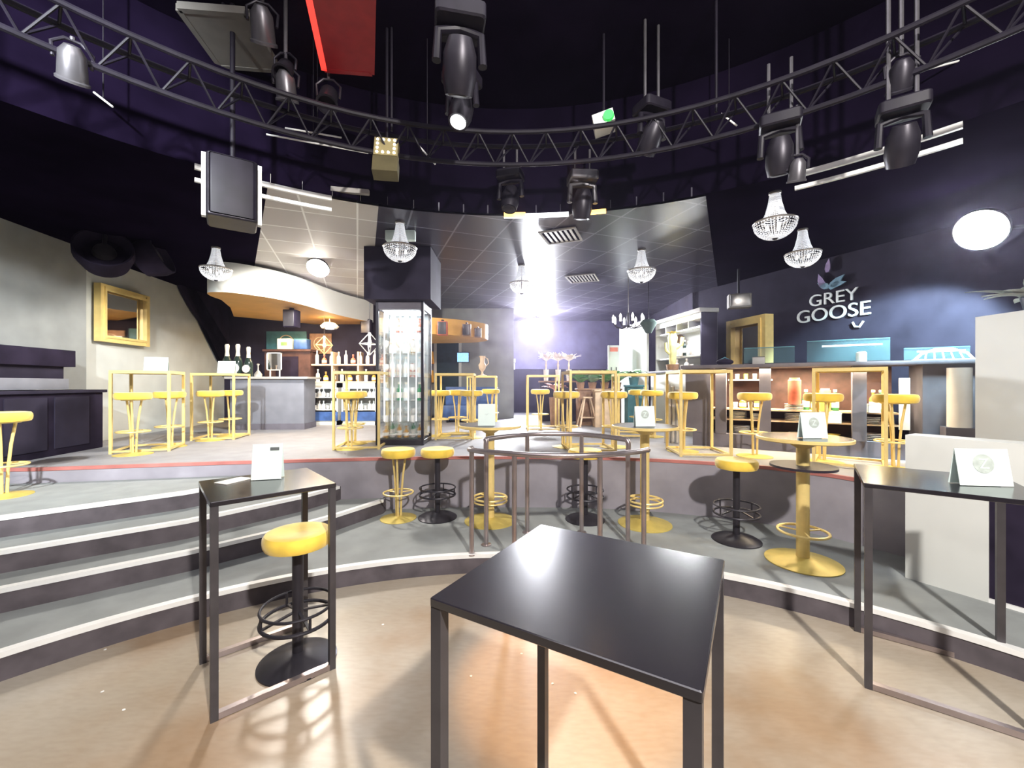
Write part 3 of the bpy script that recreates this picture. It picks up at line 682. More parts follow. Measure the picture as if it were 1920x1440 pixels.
t = thing('box', (-4.85, 9.5, ST + 1.72), 0, 'blue box on the ledge left of the back bar bottles', 'box'); MB().rbox((0, 0, 0.11), (0.30, 0.2, 0.22), 0.01).build('carton', 'blue_dark', t)
MB().rbox((0, 0, 0.225), (0.304, 0.204, 0.02), 0.01).build('lid', 'teal_item', t)
t = thing('box', (-5.22, 9.5, ST + 1.72), 0, 'pale carton on the ledge beside the blue box', 'box'); MB().rbox((0, 0, 0.12), (0.32, 0.2, 0.24), 0.01).build('carton', 'card', t)
MB().box((0, -0.102, 0.12), (0.14, 0.003, 0.08)).build('label_patch', 'leaf_green', t)
t = thing('bar_ledge', (-5.15, 9.6, ST), 0, 'dark wooden cupboard below the boxes behind the bar', 'cupboard')
MB().box((0, 0, 1.69), (1.1, 0.45, 0.05)).build('top', 'dark_wood', t); MB().box((0, 0.02, 0.83), (1.05, 0.4, 1.66)).build('body', 'dark_wood', t)
MB().box((0.0, -0.19, 1.2), (0.5, 0.02, 0.7)).build('door', 'black_cloth', t)
# pictures on the dark wall over the bar
for x, z, w, h, m, l in ((-5.6, 2.75, 1.0, 0.55, 'teal_item', 'dim green mural panel on the dark wall over the bar'), (-4.75, 2.72, 0.55, 0.5, 'wood', 'dim brown mural panel on the dark wall over the bar')):
    t = thing('wall_panel', (x, 10.2, z), 0, l, 'wall panel'); MB().rbox((0, 0, 0), (w, 0.03, h), 0.01).build('board', m, t)
    MB().torus((0, 0, 0), h * 0.32, 0.012, 28, 6, M=Matrix.Translation((0, -0.02, 0)) @ Matrix.Rotation(PI / 2, 4, 'X')).build('ornament', 'pale_wood', t)
# diamond wire pendants
def diamond(loc, top, label, m='gold'):
    t = thing('wire_pendant', loc, 0.5, label, 'pendant lamp', 'diamond wire pendants over the bar'); r = 0.17; b = MB()
    for k in range(4):
        a = k * PI / 2; a2 = a + PI / 2
        q = Vector((r * math.cos(a), r * math.sin(a), 0.0)); q2 = Vector((r * math.cos(a2), r * math.sin(a2), 0))
        for p0, p1 in ((q, (0, 0, 0.2)), (q, (0, 0, -0.2)), (q, q2)): b.cyl(p0, p1, 0.008, n=8)
    b.build('wire_cage', m, t)
    MB().cyl((0, 0, 0.2), (0, 0, top), 0.005, n=8).build('cord', 'black_metal', t)
    MB().lathe([(0, -0.06), (0.03, -0.03), (0.035, 0.0), (0.02, 0.05), (0.02, 0.2), (0, 0.2)], n=14).build('bulb', 'bulb', t)
p = D(608, 647, 9.0); diamond(p, 3.2 - p.z, 'gold diamond wire pendant over the back bar, left of the pair')
p = D(693, 645, 7.2); diamond(p, TZ - p.z, 'gold diamond wire pendant beside the glass cabinet, right of the pair', 'white_metal')
t = thing('emergency_light', (-1.47, 5.42, TZ - 0.075), 0, 'pale yellow emergency light box behind the chandelier above the glass cabinet', 'emergency light')
MB().rbox((0, 0, 0), (0.39, 0.08, 0.13), 0.01).build('case', 'card', t); MB().box((0, 0, 0.07), (0.3, 0.06, 0.012)).build('mount', 'grey_metal', t)
t = thing('ceiling_fan_lamp', D(618, 612, 9.3), 0, 'flat white lamp under the bar canopy', 'lamp')
MB().lathe([(0.0, -0.05), (0.16, -0.05), (0.2, 0.0), (0.12, 0.08), (0, 0.09)], n=24).build('shade', 'white_metal', t)
MB().cyl((0, 0, 0.09), (0, 0, 3.2 - t.location.z), 0.012, n=8).build('stem', 'white_metal', t)
MB().lathe([(0, -0.06), (0.09, -0.06), (0.09, -0.05), (0, -0.05)], n=20).build('diffuser', 'led_white', t)
# small loudspeakers on the canopy
def box_speaker(loc, rz, s, label, m='black_cloth', group='small dark loudspeakers hanging on the bar canopy'):
    t = thing('loudspeaker', loc, rz, label, 'loudspeaker', group)
    MB().rbox((0, 0, 0), (0.2 * s, 0.18 * s, 0.28 * s), 0.015).build('cabinet', m, t)
    MB().rbox((0, -0.094 * s, 0), (0.17 * s, 0.008, 0.25 * s), 0.01).build('grille', 'grey_metal', t)
    MB().box((0, 0, 0.16 * s), (0.05 * s, 0.05 * s, 0.04 * s)).build('bracket', 'black_metal', t)
    return t
box_speaker(D(547, 598, 8.0), 0, 1.2, 'dark loudspeaker under the left of the bar canopy')
box_speaker(D(688, 613, 9.8), 0, 1.2, 'dark loudspeaker under the canopy beside the glass cabinet')
box_speaker(D(830, 616, 8.05), 0, 0.95, 'reddish loudspeaker on the orange canopy end', 'red_item')
box_speaker(D(875, 619, 8.35), 0, 0.85, 'brown loudspeaker on the orange canopy end', 'wood')
box_speaker(D(896, 624, 8.75), 0, 0.7, 'small far loudspeaker on the orange canopy end', 'wood')
# ------------------------------------------------------------------ middle back: doorway, lamps, signs
t = struct(MB().box((-1.72, 11.02, ST + 1.02), (0.62, 0.06, 2.04)).build('door_1', 'doorway'))
b = MB(); b.box((-1.39, 11.01, ST + 1.04), (0.07, 0.07, 2.08)); b.box((-2.05, 11.01, ST + 1.04), (0.07, 0.07, 2.08)); b.box((-1.72, 11.01, ST + 2.1), (0.74, 0.07, 0.07)); struct(b.build('trim_8', 'white_paint'))
def orange_lamp(p, label):
    t = thing('wall_lamp', p, 0, label, 'wall lamp', 'orange wall lamps by the doorway')
    MB().lathe([(0.10, -0.16), (0.075, 0.16), (0.07, 0.16), (0.095, -0.16), (0.10, -0.16)], n=20).build('shade', 'orange_cloth', t)
    MB().box((0, 0.09, 0), (0.04, 0.12, 0.04)).build('bracket', 'black_metal', t); MB().ball((0, 0, 0), 0.04).build('bulb', 'led_orange', t)
orange_lamp((-2.16, 10.88, 2.42), 'upper orange wall lamp left of the dark doorway'); orange_lamp((-2.16, 10.88, 1.92), 'lower orange wall lamp left of the dark doorway')
t = thing('wall_screen', D(868, 670, 10.95), 0, 'small pale blue screen on the grey wall right of the doorway', 'screen')
MB().rbox((0, 0.02, 0), (0.34, 0.05, 0.28), 0.01).build('housing', 'black_metal', t); MB().box((0, -0.008, 0), (0.3, 0.006, 0.24)).build('display', 'screen', t)
t = thing('sofa', (-1.0, 10.0, ST), 0, 'dark blue padded bench by the doorway behind the frame tables', 'bench')
MB().rbox((0, 0, 0.24), (1.3, 0.5, 0.34), 0.05).build('seat', 'blue_dark', t); MB().rbox((0, 0.22, 0.6), (1.3, 0.14, 0.5), 0.04).build('backrest', 'blue_dark', t)
for sx in (-1, 1):
    for sy in (-1, 1): MB().cyl((sx * 0.55, sy * 0.2, 0), (sx * 0.55, sy * 0.2, 0.1), 0.02).build('foot', 'black_metal', t)
t = thing('wall_notice', D(960, 681, 13.18), 0, 'small white notice pair on the back wall under the floodlight', 'notice')
MB().rbox((0, 0, 0.08), (0.23, 0.02, 0.12), 0.01).build('plate', 'white_paint', t); MB().rbox((0.04, 0, -0.1), (0.12, 0.02, 0.2), 0.01).build('plate', 'white_paint', t)
t = thing('vase', (-0.66, 9.12, ST + 1.10), 0, 'pale trophy shaped vase on the far frame table', 'vase')
MB().lathe([(0, 0), (0.10, 0), (0.10, 0.015), (0.03, 0.03), (0.02, 0.09), (0.07, 0.16), (0.085, 0.24), (0.05, 0.3), (0.055, 0.4), (0.075, 0.44), (0.07, 0.44), (0.045, 0.38), (0, 0.3)], n=24).build('body', 'pale_wood', t)
b = MB(); b.tube([(0.07, 0, 0.2), (0.14, 0, 0.28), (0.12, 0, 0.38), (0.06, 0, 0.41)], 0.008); b.build('handle', 'pale_wood', t)
# plants in the middle back
def leafy(name, loc, n, L, w, m, label, cat, up=0.6, spread=1.0, pot=None, stem=None, droop=0.35, group=None):
    t = thing(name, loc, 0, label, cat, group); b = MB(); z0 = pot[1] if pot else 0
    if stem: z0 += stem
    for i in range(n):
        a = i * 2.4 + random.random() * 0.4; u = up * (0.5 + random.random())
        b.leaf((0.02 * math.cos(a), 0.02 * math.sin(a), z0), (math.cos(a) * spread, math.sin(a) * spread, u), L * (0.7 + 0.6 * random.random()), w, droop)
    b.build('foliage', m, t)
    if stem:
        b = MB()
        for k in range(4): b.tube([(0.015 * math.cos(k * 1.6), 0.015 * math.sin(k * 1.6), (pot[1] - 0.05) if pot else 0), (0.02 * math.cos(k * 1.6 + 1), 0.02 * math.sin(k * 1.6 + 1), z0 - stem / 2), (0.01 * math.cos(k), 0.01 * math.sin(k), z0 + 0.02)], 0.008, 6)
        b.build('stems', m if m != 'petal_pale' else 'pale_wood', t)
    if pot: MB().lathe([(0, 0), (pot[0] * 0.75, 0), (pot[0], pot[1]), (pot[0] * 0.92, pot[1]), (pot[0] * 0.86, pot[1] - 0.03), (0, pot[1] - 0.03)], n=22).build('pot', pot[2], t)
    return t
def sideboard(loc, d, m, label, top='wood'):
    t = thing('console', loc, 0, label, 'console'); MB().rbox((0, 0, d[2] / 2 - 0.02), (d[0] - 0.04, d[1] - 0.04, d[2] - 0.04), 0.01).build('body', m, t)
    MB().rbox((0, 0, d[2] - 0.02), (d[0], d[1], 0.04), 0.01).build('top', top, t); return t
sideboard((1.15, 10.3, ST), (0.95, 0.4, 1.0), 'dark_wall', 'dark console carrying the pale flower vases at the back')
for i, (x, l) in enumerate(((0.85, 'left'), (1.15, 'middle'), (1.42, 'right'))):
    leafy('flower_vase', (x, 10.25, ST + 1.0), 34, 0.30, 0.09, 'petal_pale', 'pale flower vase on the back console, %s of three' % l, 'vase', 1.2, 1.0, (0.07, 0.28, 'ceramic'), 0.22, 0.3, 'pale flower vases')
leafy('flower_vase', (0.95, 9.2, ST + 0.0), 34, 0.30, 0.10, 'petal_pink', 'pink flowers in a tall stand behind the frame table', 'flowers', 1.1, 1.0, (0.12, 0.62, 'wood'), 0.18, 0.4)
sideboard((1.95, 9.3, ST), (1.0, 0.4, 0.82), 'wood', 'wooden planter trough with green plants in the middle back')
sideboard((2.02, 8.86, ST), (0.55, 0.34, 0.80), 'pale_wood', 'brown wooden box chest before the green plants', 'pale_wood')
for i, (x, l, m) in enumerate(((1.55, 'leftmost of four in the planter trough', 'leaf_green'), (1.82, 'second of four in the planter trough', 'leaf_pale'), (2.1, 'third of four in the planter trough', 'leaf_green'), (2.38, 'rightmost of four in the planter trough', 'leaf_green'))):
    leafy('leafy_plant', (x, 9.3, ST + 0.82), 26, 0.46, 0.20, m, 'broad leaved green plant, ' + l, 'plant', 1.3, 1.0, (0.1, 0.14, 'wood'), None, 0.4, 'green plants in the trough')
leafy('leafy_plant', (2.52, 8.5, ST + 0.9), 26, 0.44, 0.14, 'leaf_pale', 'pale green plant in front of the white wall boards', 'plant', 1.2, 1.0, (0.11, 0.16, 'teal_item'), None, 0.6)
sideboard((2.52, 8.5, ST), (0.36, 0.3, 0.90), 'teal_item', 'dark teal plant stand before the white wall boards', 'teal_item')
t = thing('wooden_trestle', (1.62, 8.86, ST), 0.1, 'small wooden A frame trestle before the planter', 'trestle')
for sx in (-1, 1):
    for sy in (-1, 1): MB().bar((sx * 0.19, sy * 0.14, 0), (sx * 0.06, sy * 0.03, 0.62), 0.03).build('leg', 'pale_wood', t)
MB().box((0, 0, 0.63), (0.2, 0.14, 0.03)).build('top', 'pale_wood', t); MB().box((0, 0, 0.2), (0.30, 0.16, 0.02)).build('shelf', 'pale_wood', t)
# white wall boards at the right back
t = thing('wall_boards', (2.66, 9.85, ST), 0, 'white wall boards behind the plants at the right back', 'partition')
for k in range(3): MB().box((0.02 - 0.06 * k + 0.18, -0.85 + 0.5 * k, 1.15), (0.05, 0.49, 2.3), rz=0.14).build('board', 'sign_face' if k else 'white_paint', t)
t = thing('notice_board', (2.42, 9.78, 0), 0, 'white notice board with a red header at the right back', 'sign'); t.location.z = 1.90
MB().rbox((0, 0, 0.37), (0.27, 0.04, 0.74), 0.01).build('board', 'white_paint', t); MB().box((0.0, -0.024, 0.64), (0.19, 0.006, 0.1)).build('header', 'red_item', t)
for sx in (-1, 1): MB().box((sx * 0.06, -0.024, 0.16), (0.03, 0.006, 0.12)).build('symbol', 'grey_metal', t)
MB().cyl((0, 0.03, -1.10), (0, 0.03, 0.0), 0.02).build('post', 'white_metal', t)
# white dresser
t = thing('dresser', (3.16, 7.88, ST), 0.144, 'white dresser with bottle shelves right of the wall boards', 'dresser')
MB().rbox((0.1, 0, 0.57), (0.44, 1.62, 1.14), 0.01).build('lower_cabinet', 'white_paint', t); MB().rbox((0.08, 0, 1.16), (0.5, 1.68, 0.04), 0.01).build('worktop', 'counter_dark', t)
b = MB(); b.box((0.28, 0, 1.68), (0.03, 1.6, 1.0)); b.build('back_panel', 'white_paint', t)
for sy in (-1, 1): MB().box((0.14, sy * 0.79, 1.68), (0.3, 0.03, 1.0)).build('side_panel', 'white_paint' if sy > 0 else 'dark_wall', t)
b = MB(); b.rbox((0.12, 0, 2.2), (0.36, 1.68, 0.07), 0.01); b.box((0, 0, 2.11), (0.03, 1.6, 0.1)); b.build('cornice', 'white_paint', t)
for z in (1.42, 1.92): MB().box((0.13, 0, z), (0.29, 1.54, 0.025)).build('shelf', 'white_paint', t)
for y in (-0.4, 0.0, 0.4): MB().box((0.13, y, 2.0), (0.27, 0.025, 0.13)).build('divider', 'white_paint', t)
b = MB(); b.lathe([(0, 0), (0.24, 0), (0.24, 0.02), (0, 0.02)], n=30, M=Matrix.Translation((0.255, 0.35, 1.68)) @ Matrix.Rotation(-PI / 2, 4, 'Y')); b.build('round_plate', 'wood', t)
row(7, (3.17, 7.22, ST + 1.4335), (3.08, 7.95, ST + 1.4335), [('wine', 'ceramic', 'label_white'), ('spirit', 'bottle_clear', 'label_white'), ('wine', 'bottle_dark', 'label_white')], 'on the shelf of the white dresser', 'bottles on the white dresser', 0.9)
row(5, (3.17, 7.24, ST + 1.181), (3.09, 7.9, ST + 1.181), [('tumbler', 'ceramic'), ('stout', 'ceramic', 'label_white')], 'on the worktop of the white dresser', 'bottles on the white dresser', 0.9)
t = thing('cactus', (2.98, 7.62, ST + 1.181), 0, 'tall yellow green cactus on the dresser worktop', 'cactus')
MB().lathe([(0, 0), (0.10, 0), (0.12, 0.1), (0.1, 0.1), (0, 0.09)], n=20).build('pot', 'wood', t)
b = MB(); b.lathe([(0.05, 0.07), (0.065, 0.2), (0.07, 0.42), (0.09, 0.6), (0.06, 0.68), (0, 0.7)], n=12); b.tube([(0.05, -0.02, 0.4), (0.14, -0.05, 0.46), (0.16, -0.06, 0.6)], 0.035, 8); b.tube([(-0.05, 0, 0.3), (-0.12, 0, 0.36), (-0.13, 0, 0.5)], 0.03, 8); b.build('body', 'cactus', t)
b = MB()
for k in range(9): b.leaf((0, 0, 0.66), (math.cos(k * 2.4), math.sin(k * 2.4), 0.7), 0.16, 0.06, 0.3)
b.build('crown', 'yellow_item', t)
# black candle chandelier and dark lampshade in front of the boards
t = thing('candle_chandelier', D(1178, 606, 7.7), 0, 'black candle chandelier with white bulbs at the right back', 'chandelier')
b = MB(); b.lathe([(0, -0.1), (0.04, -0.06), (0.02, 0.0), (0.03, 0.1), (0.015, 0.2), (0, 0.2)], n=16)
for k in range(8):
    a = k * PI / 4; c, s = math.cos(a), math.sin(a); b.tube([(0, 0, -0.04), (0.12 * c, 0.12 * s, -0.1), (0.24 * c, 0.24 * s, -0.06), (0.28 * c, 0.28 * s, 0.0)], 0.01, 8)
b.build('arms', 'black_metal', t)
for k in range(8):
    a = k * PI / 4; MB().lathe([(0, 0), (0.022, 0), (0.02, 0.06), (0.026, 0.09), (0.012, 0.13), (0, 0.15)], (0.28 * math.cos(a), 0.28 * math.sin(a), 0.01), 12).build('candle_bulb', 'bulb', t)
MB().cyl((0, 0, 0.2), (0, 0, TZ - t.location.z), 0.008, n=8).build('chain', 'silver', t)
t = thing('pendant_shade', D(1216, 612, 7.35), 0, 'dark green cone lampshade beside the white dresser', 'lamp')
MB().lathe([(0.05, -0.12), (0.15, 0.06), (0.1, 0.12), (0.09, 0.12), (0.135, 0.06), (0.04, -0.12), (0.05, -0.12)], n=24).build('shade', 'lamp_shade', t); MB().cyl((0, 0, 0.1), (0, 0, TZ - t.location.z), 0.007, n=8).build('cord', 'black_metal', t)
b = MB(); b.cyl((0, 0, 0.08), (0, 0, 0.12), 0.1); b.build('cap', 'black_metal', t)
# ------------------------------------------------------------------ long counter on the right
A0 = Vector((2.69, 6.16, ST)); A1 = Vector((4.75, 4.85, ST)); dd = (A1 - A0).normalized(); LEN = 3.12; rc = math.atan2(dd.y, dd.x)
t = thing('long_counter', A0, rc, 'long dark counter with open shelves at the right below the bird sign', 'counter')
MB().rbox((LEN / 2 - 0.1, 0.3, 1.175), (LEN + 0.1, 0.62, 0.05), 0.01).build('worktop', 'counter_dark', t)
MB().box((LEN / 2, 0.33, 0.10), (LEN - 0.02, 0.54, 0.20)).build('plinth', 'counter_dark', t)
for x in (0.39, 0.94, 1.95): MB().box((x, 0.09, 0.675), (0.14, 0.10, 0.95)).build('post', 'counter_dark', t)
MB().box((0.08, 0.10, 0.675), (0.34, 0.10, 0.95)).build('end_panel', 'counter_dark', t)
MB().box((2.82, 0.32, 0.675), (0.60, 0.58, 0.95)).build('end_cabinet', 'counter_dark', t)
SH = (0.215, 0.40, 0.55, 0.86)
for z in SH[1:3]: MB().box((1.2, 0.38, z), (2.3, 0.4, 0.02)).build('shelf', 'pale_wood', t)
MB().box((0.75, 0.4, 0.98), (0.56, 0.3, 0.02)).build('shelf', 'pale_wood', t)
MB().box((1.2, 0.605, 0.675), (2.3, 0.02, 0.95)).build('back_panel', 'dark_wood', t)
MB().rbox((2.36, 0.02, 0.68), (0.10, 0.02, 0.62), 0.008).build('white_panel', 'ceramic', t)
o = tag(MB().lathe([(0, 0), (0.10, 0), (0.10, 0.66), (0.094, 0.66), (0.094, 0.02), (0, 0.02)], n=28).build('paper_roll', 'ceramic'), 'tall pale cylinder before the dark end of the long counter', 'cylinder')
q = A0 + dd * 2.78 + Vector((-dd.y, dd.x, 0)) * -0.13; o.location = (q.x, q.y, ST + 0.44)
bk = tag(MB().box((0, 0, 0.22), (0.26, 0.2, 0.44)).build('plinth_block', 'counter_dark'), 'dark block under the tall pale cylinder at the long counter', 'block'); bk.location = (q.x, q.y, ST); bk.rotation_euler.z = rc
def cp(x, y, z): return A0 + dd * x + Vector((-dd.y, dd.x, 0)) * y + Vector((0, 0, z))
gi = 'things on the long counter shelves'
# stacked plates and bowls
pl = None
def plates(x, z, n, where):
    global pl
    for k in range(n):
        if pl is None:
            pl = tag(MB().lathe([(0, 0), (0.07, 0), (0.11, 0.014), (0.11, 0.02), (0.07, 0.008), (0, 0.008)], n=24).build('plate', 'ceramic'), '', 'plate', 'stacked plates on the long counter'); o = pl
        else: o = pl.copy(); C.objects.link(o)
        o.location = cp(x, 0.3, z + 0.021 * k); o['label'] = 'pale plate, %s of the stack %s' % (('lowest', 'second lowest', 'third lowest', 'fourth lowest', 'fifth lowest')[k] if k < n - 1 else 'topmost', where); o['category'] = 'plate'
plates(0.60, 0.411, 5, 'at the far left of the long counter shelf'); plates(0.86, 0.411, 4, 'left of the second counter post'); plates(1.28, 0.411, 5, 'right of the second counter post'); plates(1.28, 0.561, 4, 'on the upper shelf by the second counter post')
plates(2.08, 0.411, 4, 'near the right end of the counter shelf'); plates(0.64, 0.201, 5, 'at the bottom left of the counter'); plates(0.88, 0.201, 4, 'at the bottom beside the second post'); plates(2.1, 0.201, 4, 'at the bottom right of the counter')
row(5, cp(0.56, 0.34, 0.5615), cp(0.94, 0.34, 0.5615), [('tumbler', 'ceramic'), ('stout', 'bottle_amber', 'label_white')], 'on the counter shelf left of the second post', gi, 0.9)
row(4, cp(0.58, 0.38, 0.991), cp(0.92, 0.38, 0.991), [('tumbler', 'ceramic'), ('tumbler', 'yellow_item')], 'on the small upper counter shelf', gi, 0.8)
row(4, cp(1.42, 0.36, 0.5615), cp(1.74, 0.36, 0.5615), [('spirit', 'bottle_green', 'label_white'), ('stout', 'yellow_item', 'label_white'), ('spirit', 'bottle_dark', 'label_white')], 'on the counter shelf left of the third post', gi, 1.0)
row(4, cp(1.50, 0.32, 0.411), cp(1.74, 0.32, 0.411), [('tumbler', 'bottle_green'), ('tumbler', 'ceramic')], 'on the lower counter shelf left of the third post', gi, 0.9)
row(5, cp(1.98, 0.36, 0.5615), cp(2.28, 0.36, 0.5615), [('spirit', 'bottle_green', 'label_white'), ('tumbler', 'ceramic'), ('spirit', 'bottle_amber', 'label_white')], 'on the counter shelf right of the third post', gi, 1.0)
row(4, cp(1.30, 0.34, 0.201), cp(1.72, 0.34, 0.201), [('bowl', 'ceramic'), ('bowl', 'yellow_item')], 'at the bottom of the counter before the third post', gi, 0.9)
def canister(p, r, h, m, label, lid='foil'):
    t = thing('canister', p, rc, label, 'canister'); MB().lathe([(0, 0), (r, 0), (r, h * 0.9), (r * 0.9, h * 0.93), (0, h * 0.93)], n=24).build('body', m, t); MB().lathe([(0, h * 0.925), (r * 0.8, h * 0.925), (r * 0.8, h), (0, h)], n=24).build('lid', lid, t)
canister(cp(1.28, 0.12, 0.645), 0.075, 0.36, 'red_item', 'red orange canister on the plate stack beside the second counter post', 'wood')
canister(cp(1.62, 0.22, 0.5615), 0.06, 0.3, 'yellow_item', 'yellow canister on the counter shelf left of the third post')
t = thing('box', cp(1.70, 0.15, 0.411), rc, 'pale green carton on the lower counter shelf left of the third post', 'box'); MB().rbox((0, 0, 0.06), (0.16, 0.12, 0.12), 0.006).build('carton', 'card', t); MB().box((0, 0, 0.125), (0.164, 0.124, 0.012)).build('lid', 'card', t)
t = thing('box', cp(2.1, 0.15, 0.561), rc, 'small white carton on the counter shelf right of the third post', 'box'); MB().rbox((0, 0, 0.05), (0.12, 0.1, 0.10), 0.006).build('carton', 'ceramic', t); MB().box((0, 0, 0.104), (0.123, 0.103, 0.01)).build('lid', 'ceramic', t)
# things on top of the counter
zt = 1.2005
def glass_guard(x, y, w, h, label, bar):
    t = thing('glass_screen', cp(x, y, zt), rc, label, 'screen', 'glass screens on the long counter')
    MB().box((0, 0, h / 2), (w, 0.012, h)).build('pane', 'glass_tint', t); MB().box((0, 0, 0.012), (w, 0.04, 0.022)).build('rail', 'black_metal', t)
    if bar: MB().box((0.05, 0.03, h * 0.78), (w * 0.72, 0.03, 0.02)).build('light_tube', 'led_white', t)
    MB().box((0, 0, h + 0.006), (w, 0.016, 0.012)).build('top_edge', 'teal_item', t)
glass_guard(0.98, 0.34, 0.62, 0.24, 'left glass screen standing on the long counter', False)
glass_guard(1.86, 0.34, 0.86, 0.30, 'middle glass screen on the long counter with a lit tube', True)
glass_guard(2.72, 0.40, 0.58, 0.16, 'low right glass screen on the long counter with a lit tube', True)
canister(cp(1.98, 0.14, zt), 0.055, 0.13, 'card', 'white cup on the long counter before the lit glass screen', 'ceramic')
t = thing('plate_rack', cp(2.72, 0.16, zt), rc, 'white curved rack of dishes at the right end of the long counter', 'rack')
b = MB(); b.tube([(-0.24, 0, 0.01), (-0.18, 0, 0.08), (-0.06, 0, 0.13), (0.08, 0, 0.13), (0.2, 0, 0.08), (0.25, 0, 0.01)], 0.015, 8)
for k in range(5): b.tube([(-0.16 + 0.08 * k, -0.05, 0.01), (-0.14 + 0.07 * k, 0, 0.09)], 0.008, 6)
b.build('arch', 'white_metal', t); MB().rbox((0, 0, 0.006), (0.52, 0.14, 0.012), 0.006).build('tray', 'white_metal', t)
t = thing('cap', cp(0.42, 0.3, zt), 0, 'dark rounded bag lying on the left of the long counter', 'bag'); MB().ball((0, 0, 0.05), (0.13, 0.08, 0.05)).build('body', 'black_cloth', t); MB().tube([(-0.06, 0, 0.09), (0, 0, 0.12), (0.06, 0, 0.09)], 0.008).build('handle', 'teal_item', t)
t = thing('box', cp(0.86, 0.2, zt), rc, 'small grey box on the long counter before the gold frame', 'box'); MB().rbox((0, 0, 0.05), (0.15, 0.1, 0.10), 0.008).build('carton', 'grey_panel', t); MB().box((0, 0, 0.104), (0.153, 0.103, 0.01)).build('lid', 'grey_metal', t)
# gold framed mirror behind the counter
def gold_mirror(loc, rz, w, h, f, d, label):
    t = thing('framed_mirror', loc, rz, label, 'mirror'); b = MB()
    for sx in (-1, 1): b.box((sx * (w / 2 - f / 2), 0, 0), (f, d, h))
    for sz in (-1, 1): b.box((0, 0, sz * (h / 2 - f / 2)), (w - 2 * f, d, f))
    for sx in (-1, 1): b.box((sx * (w / 2 - f * 1.1), -d / 2 - 0.008, 0), (f * 0.5, 0.016, h - f))
    for sz in (-1, 1): b.box((0, -d / 2 - 0.008, sz * (h / 2 - f * 1.1)), (w - 2.7 * f, 0.016, f * 0.5))
    b.build('frame', 'gold', t); MB().box((0, d * 0.2, 0), (w - 2 * f, 0.01, h - 2 * f)).build('glass', 'mirror', t); return t
t = gold_mirror((4.14, 7.19, ST + 1.075 + 0.50), -PI / 2 + 0.2, 0.9, 1.0, 0.10, 0.16, 'deep gold framed mirror standing behind the long counter')
o = tag(MB().rbox((0, 0, 0.5375), (0.92, 0.36, 1.07), 0.01).build('mirror_stand', 'counter_dark'), 'dark cabinet under the gold mirror behind the long counter', 'cabinet'); o.location = (4.16, 7.19, ST); o.rotation_euler.z = -PI / 2 + 0.2
# grey tubes beside the counter
t = thing('tube_bundle', (2.50, 6.42, ST), 0, 'cluster of pale grey upright tubes at the left end of the long counter', 'tubes')
for k in range(5):
    MB().tube([(0.07 * (k % 3) - 0.06, 0.08 * (k // 3), 0), (0.07 * (k % 3) - 0.06 + 0.02, 0.08 * (k // 3), 0.45), (0.07 * (k % 3) - 0.06, 0.08 * (k // 3), 0.92 - 0.04 * k)], 0.032, 12).build('tube', 'silver', t)
# wall speaker and panel near the dresser
t = thing('wall_loudspeaker', D(1386, 565, 7.2), -0.3, 'pale wall loudspeaker above the gold framed mirror', 'loudspeaker')
MB().rbox((0, 0, 0), (0.36, 0.2, 0.24), 0.02).build('cabinet', 'grey_panel', t); MB().rbox((0, -0.105, 0), (0.32, 0.01, 0.2), 0.02).build('grille', 'silver', t); MB().cyl((0, 0.05, 0.1), (0, 0.05, TZ - t.location.z), 0.02).build('bracket', 'black_metal', t)
# ------------------------------------------------------------------ lettered sign on the right wall
sp = Vector((5.115, 6.56)); wd = Vector((1.9, -4.57)).normalized(); wn = Vector((wd.y, -wd.x))
if wn.dot(Vector((-1, -1))) < 0: wn = -wn
zsg = D(1575, 580, 6.56).z
t = thing('wall_sign', (sp.x + wn.x * 0.02, sp.y + wn.y * 0.02, zsg), math.atan2(wd.y, wd.x), 'pale raised two line lettering with a bird emblem on the dark right wall', 'sign')
M0 = Matrix.Rotation(PI / 2, 4, 'X'); HS = Matrix.Scale(1.08, 4, (1, 0, 0))
text_mesh('GREY', 0.27, 0.012, 'lettering', 'sign_face', t, Matrix.Translation((0.02, -0.012, 0.09)) @ HS @ M0)
text_mesh('GOOSE', 0.30, 0.012, 'lettering', 'sign_face', t, Matrix.Translation((0, -0.012, -0.16)) @ HS @ M0)
def blade(b, p, ang, L, w):
    d = Vector((math.cos(ang), 0, math.sin(ang))); n = Vector((-d.z, 0, d.x)); p = Vector(p); v = []
    pts = [(0, 0.25), (0.25, 0.5), (0.6, 0.42), (1, 0), (0.6, -0.3), (0.25, -0.42), (0, -0.2)]
    for y in (0.0, -0.022):
        for (a, c) in pts: v.append(p + d * a * L + n * c * w + Vector((0, y, 0)))
    k = len(pts); b._new(v, [tuple(range(k)), tuple(range(2 * k - 1, k - 1, -1))] + [(i, (i + 1) % k, k + (i + 1) % k, k + i) for i in range(k)])
b = MB(); blade(b, (-0.10, 0, 0.36), 1.9, 0.26, 0.11); blade(b, (-0.05, 0, 0.60), 1.45, 0.22, 0.09); b.build('bird_wing', 'sign_violet', t)
b = MB(); blade(b, (-0.02, 0, 0.33), 0.7, 0.28, 0.13); blade(b, (-0.03, 0, 0.36), 2.6, 0.2, 0.11); blade(b, (0.0, 0, 0.37), 0.1, 0.22, 0.10); b.build('bird_body', 'sign_blue', t)
b = MB(); b.tube([(0.30, -0.012, -0.25), (0.33, -0.012, -0.32), (0.39, -0.012, -0.33), (0.44, -0.012, -0.25)], 0.016, 8); b.build('bird_tail_mark', 'sign_face', t)
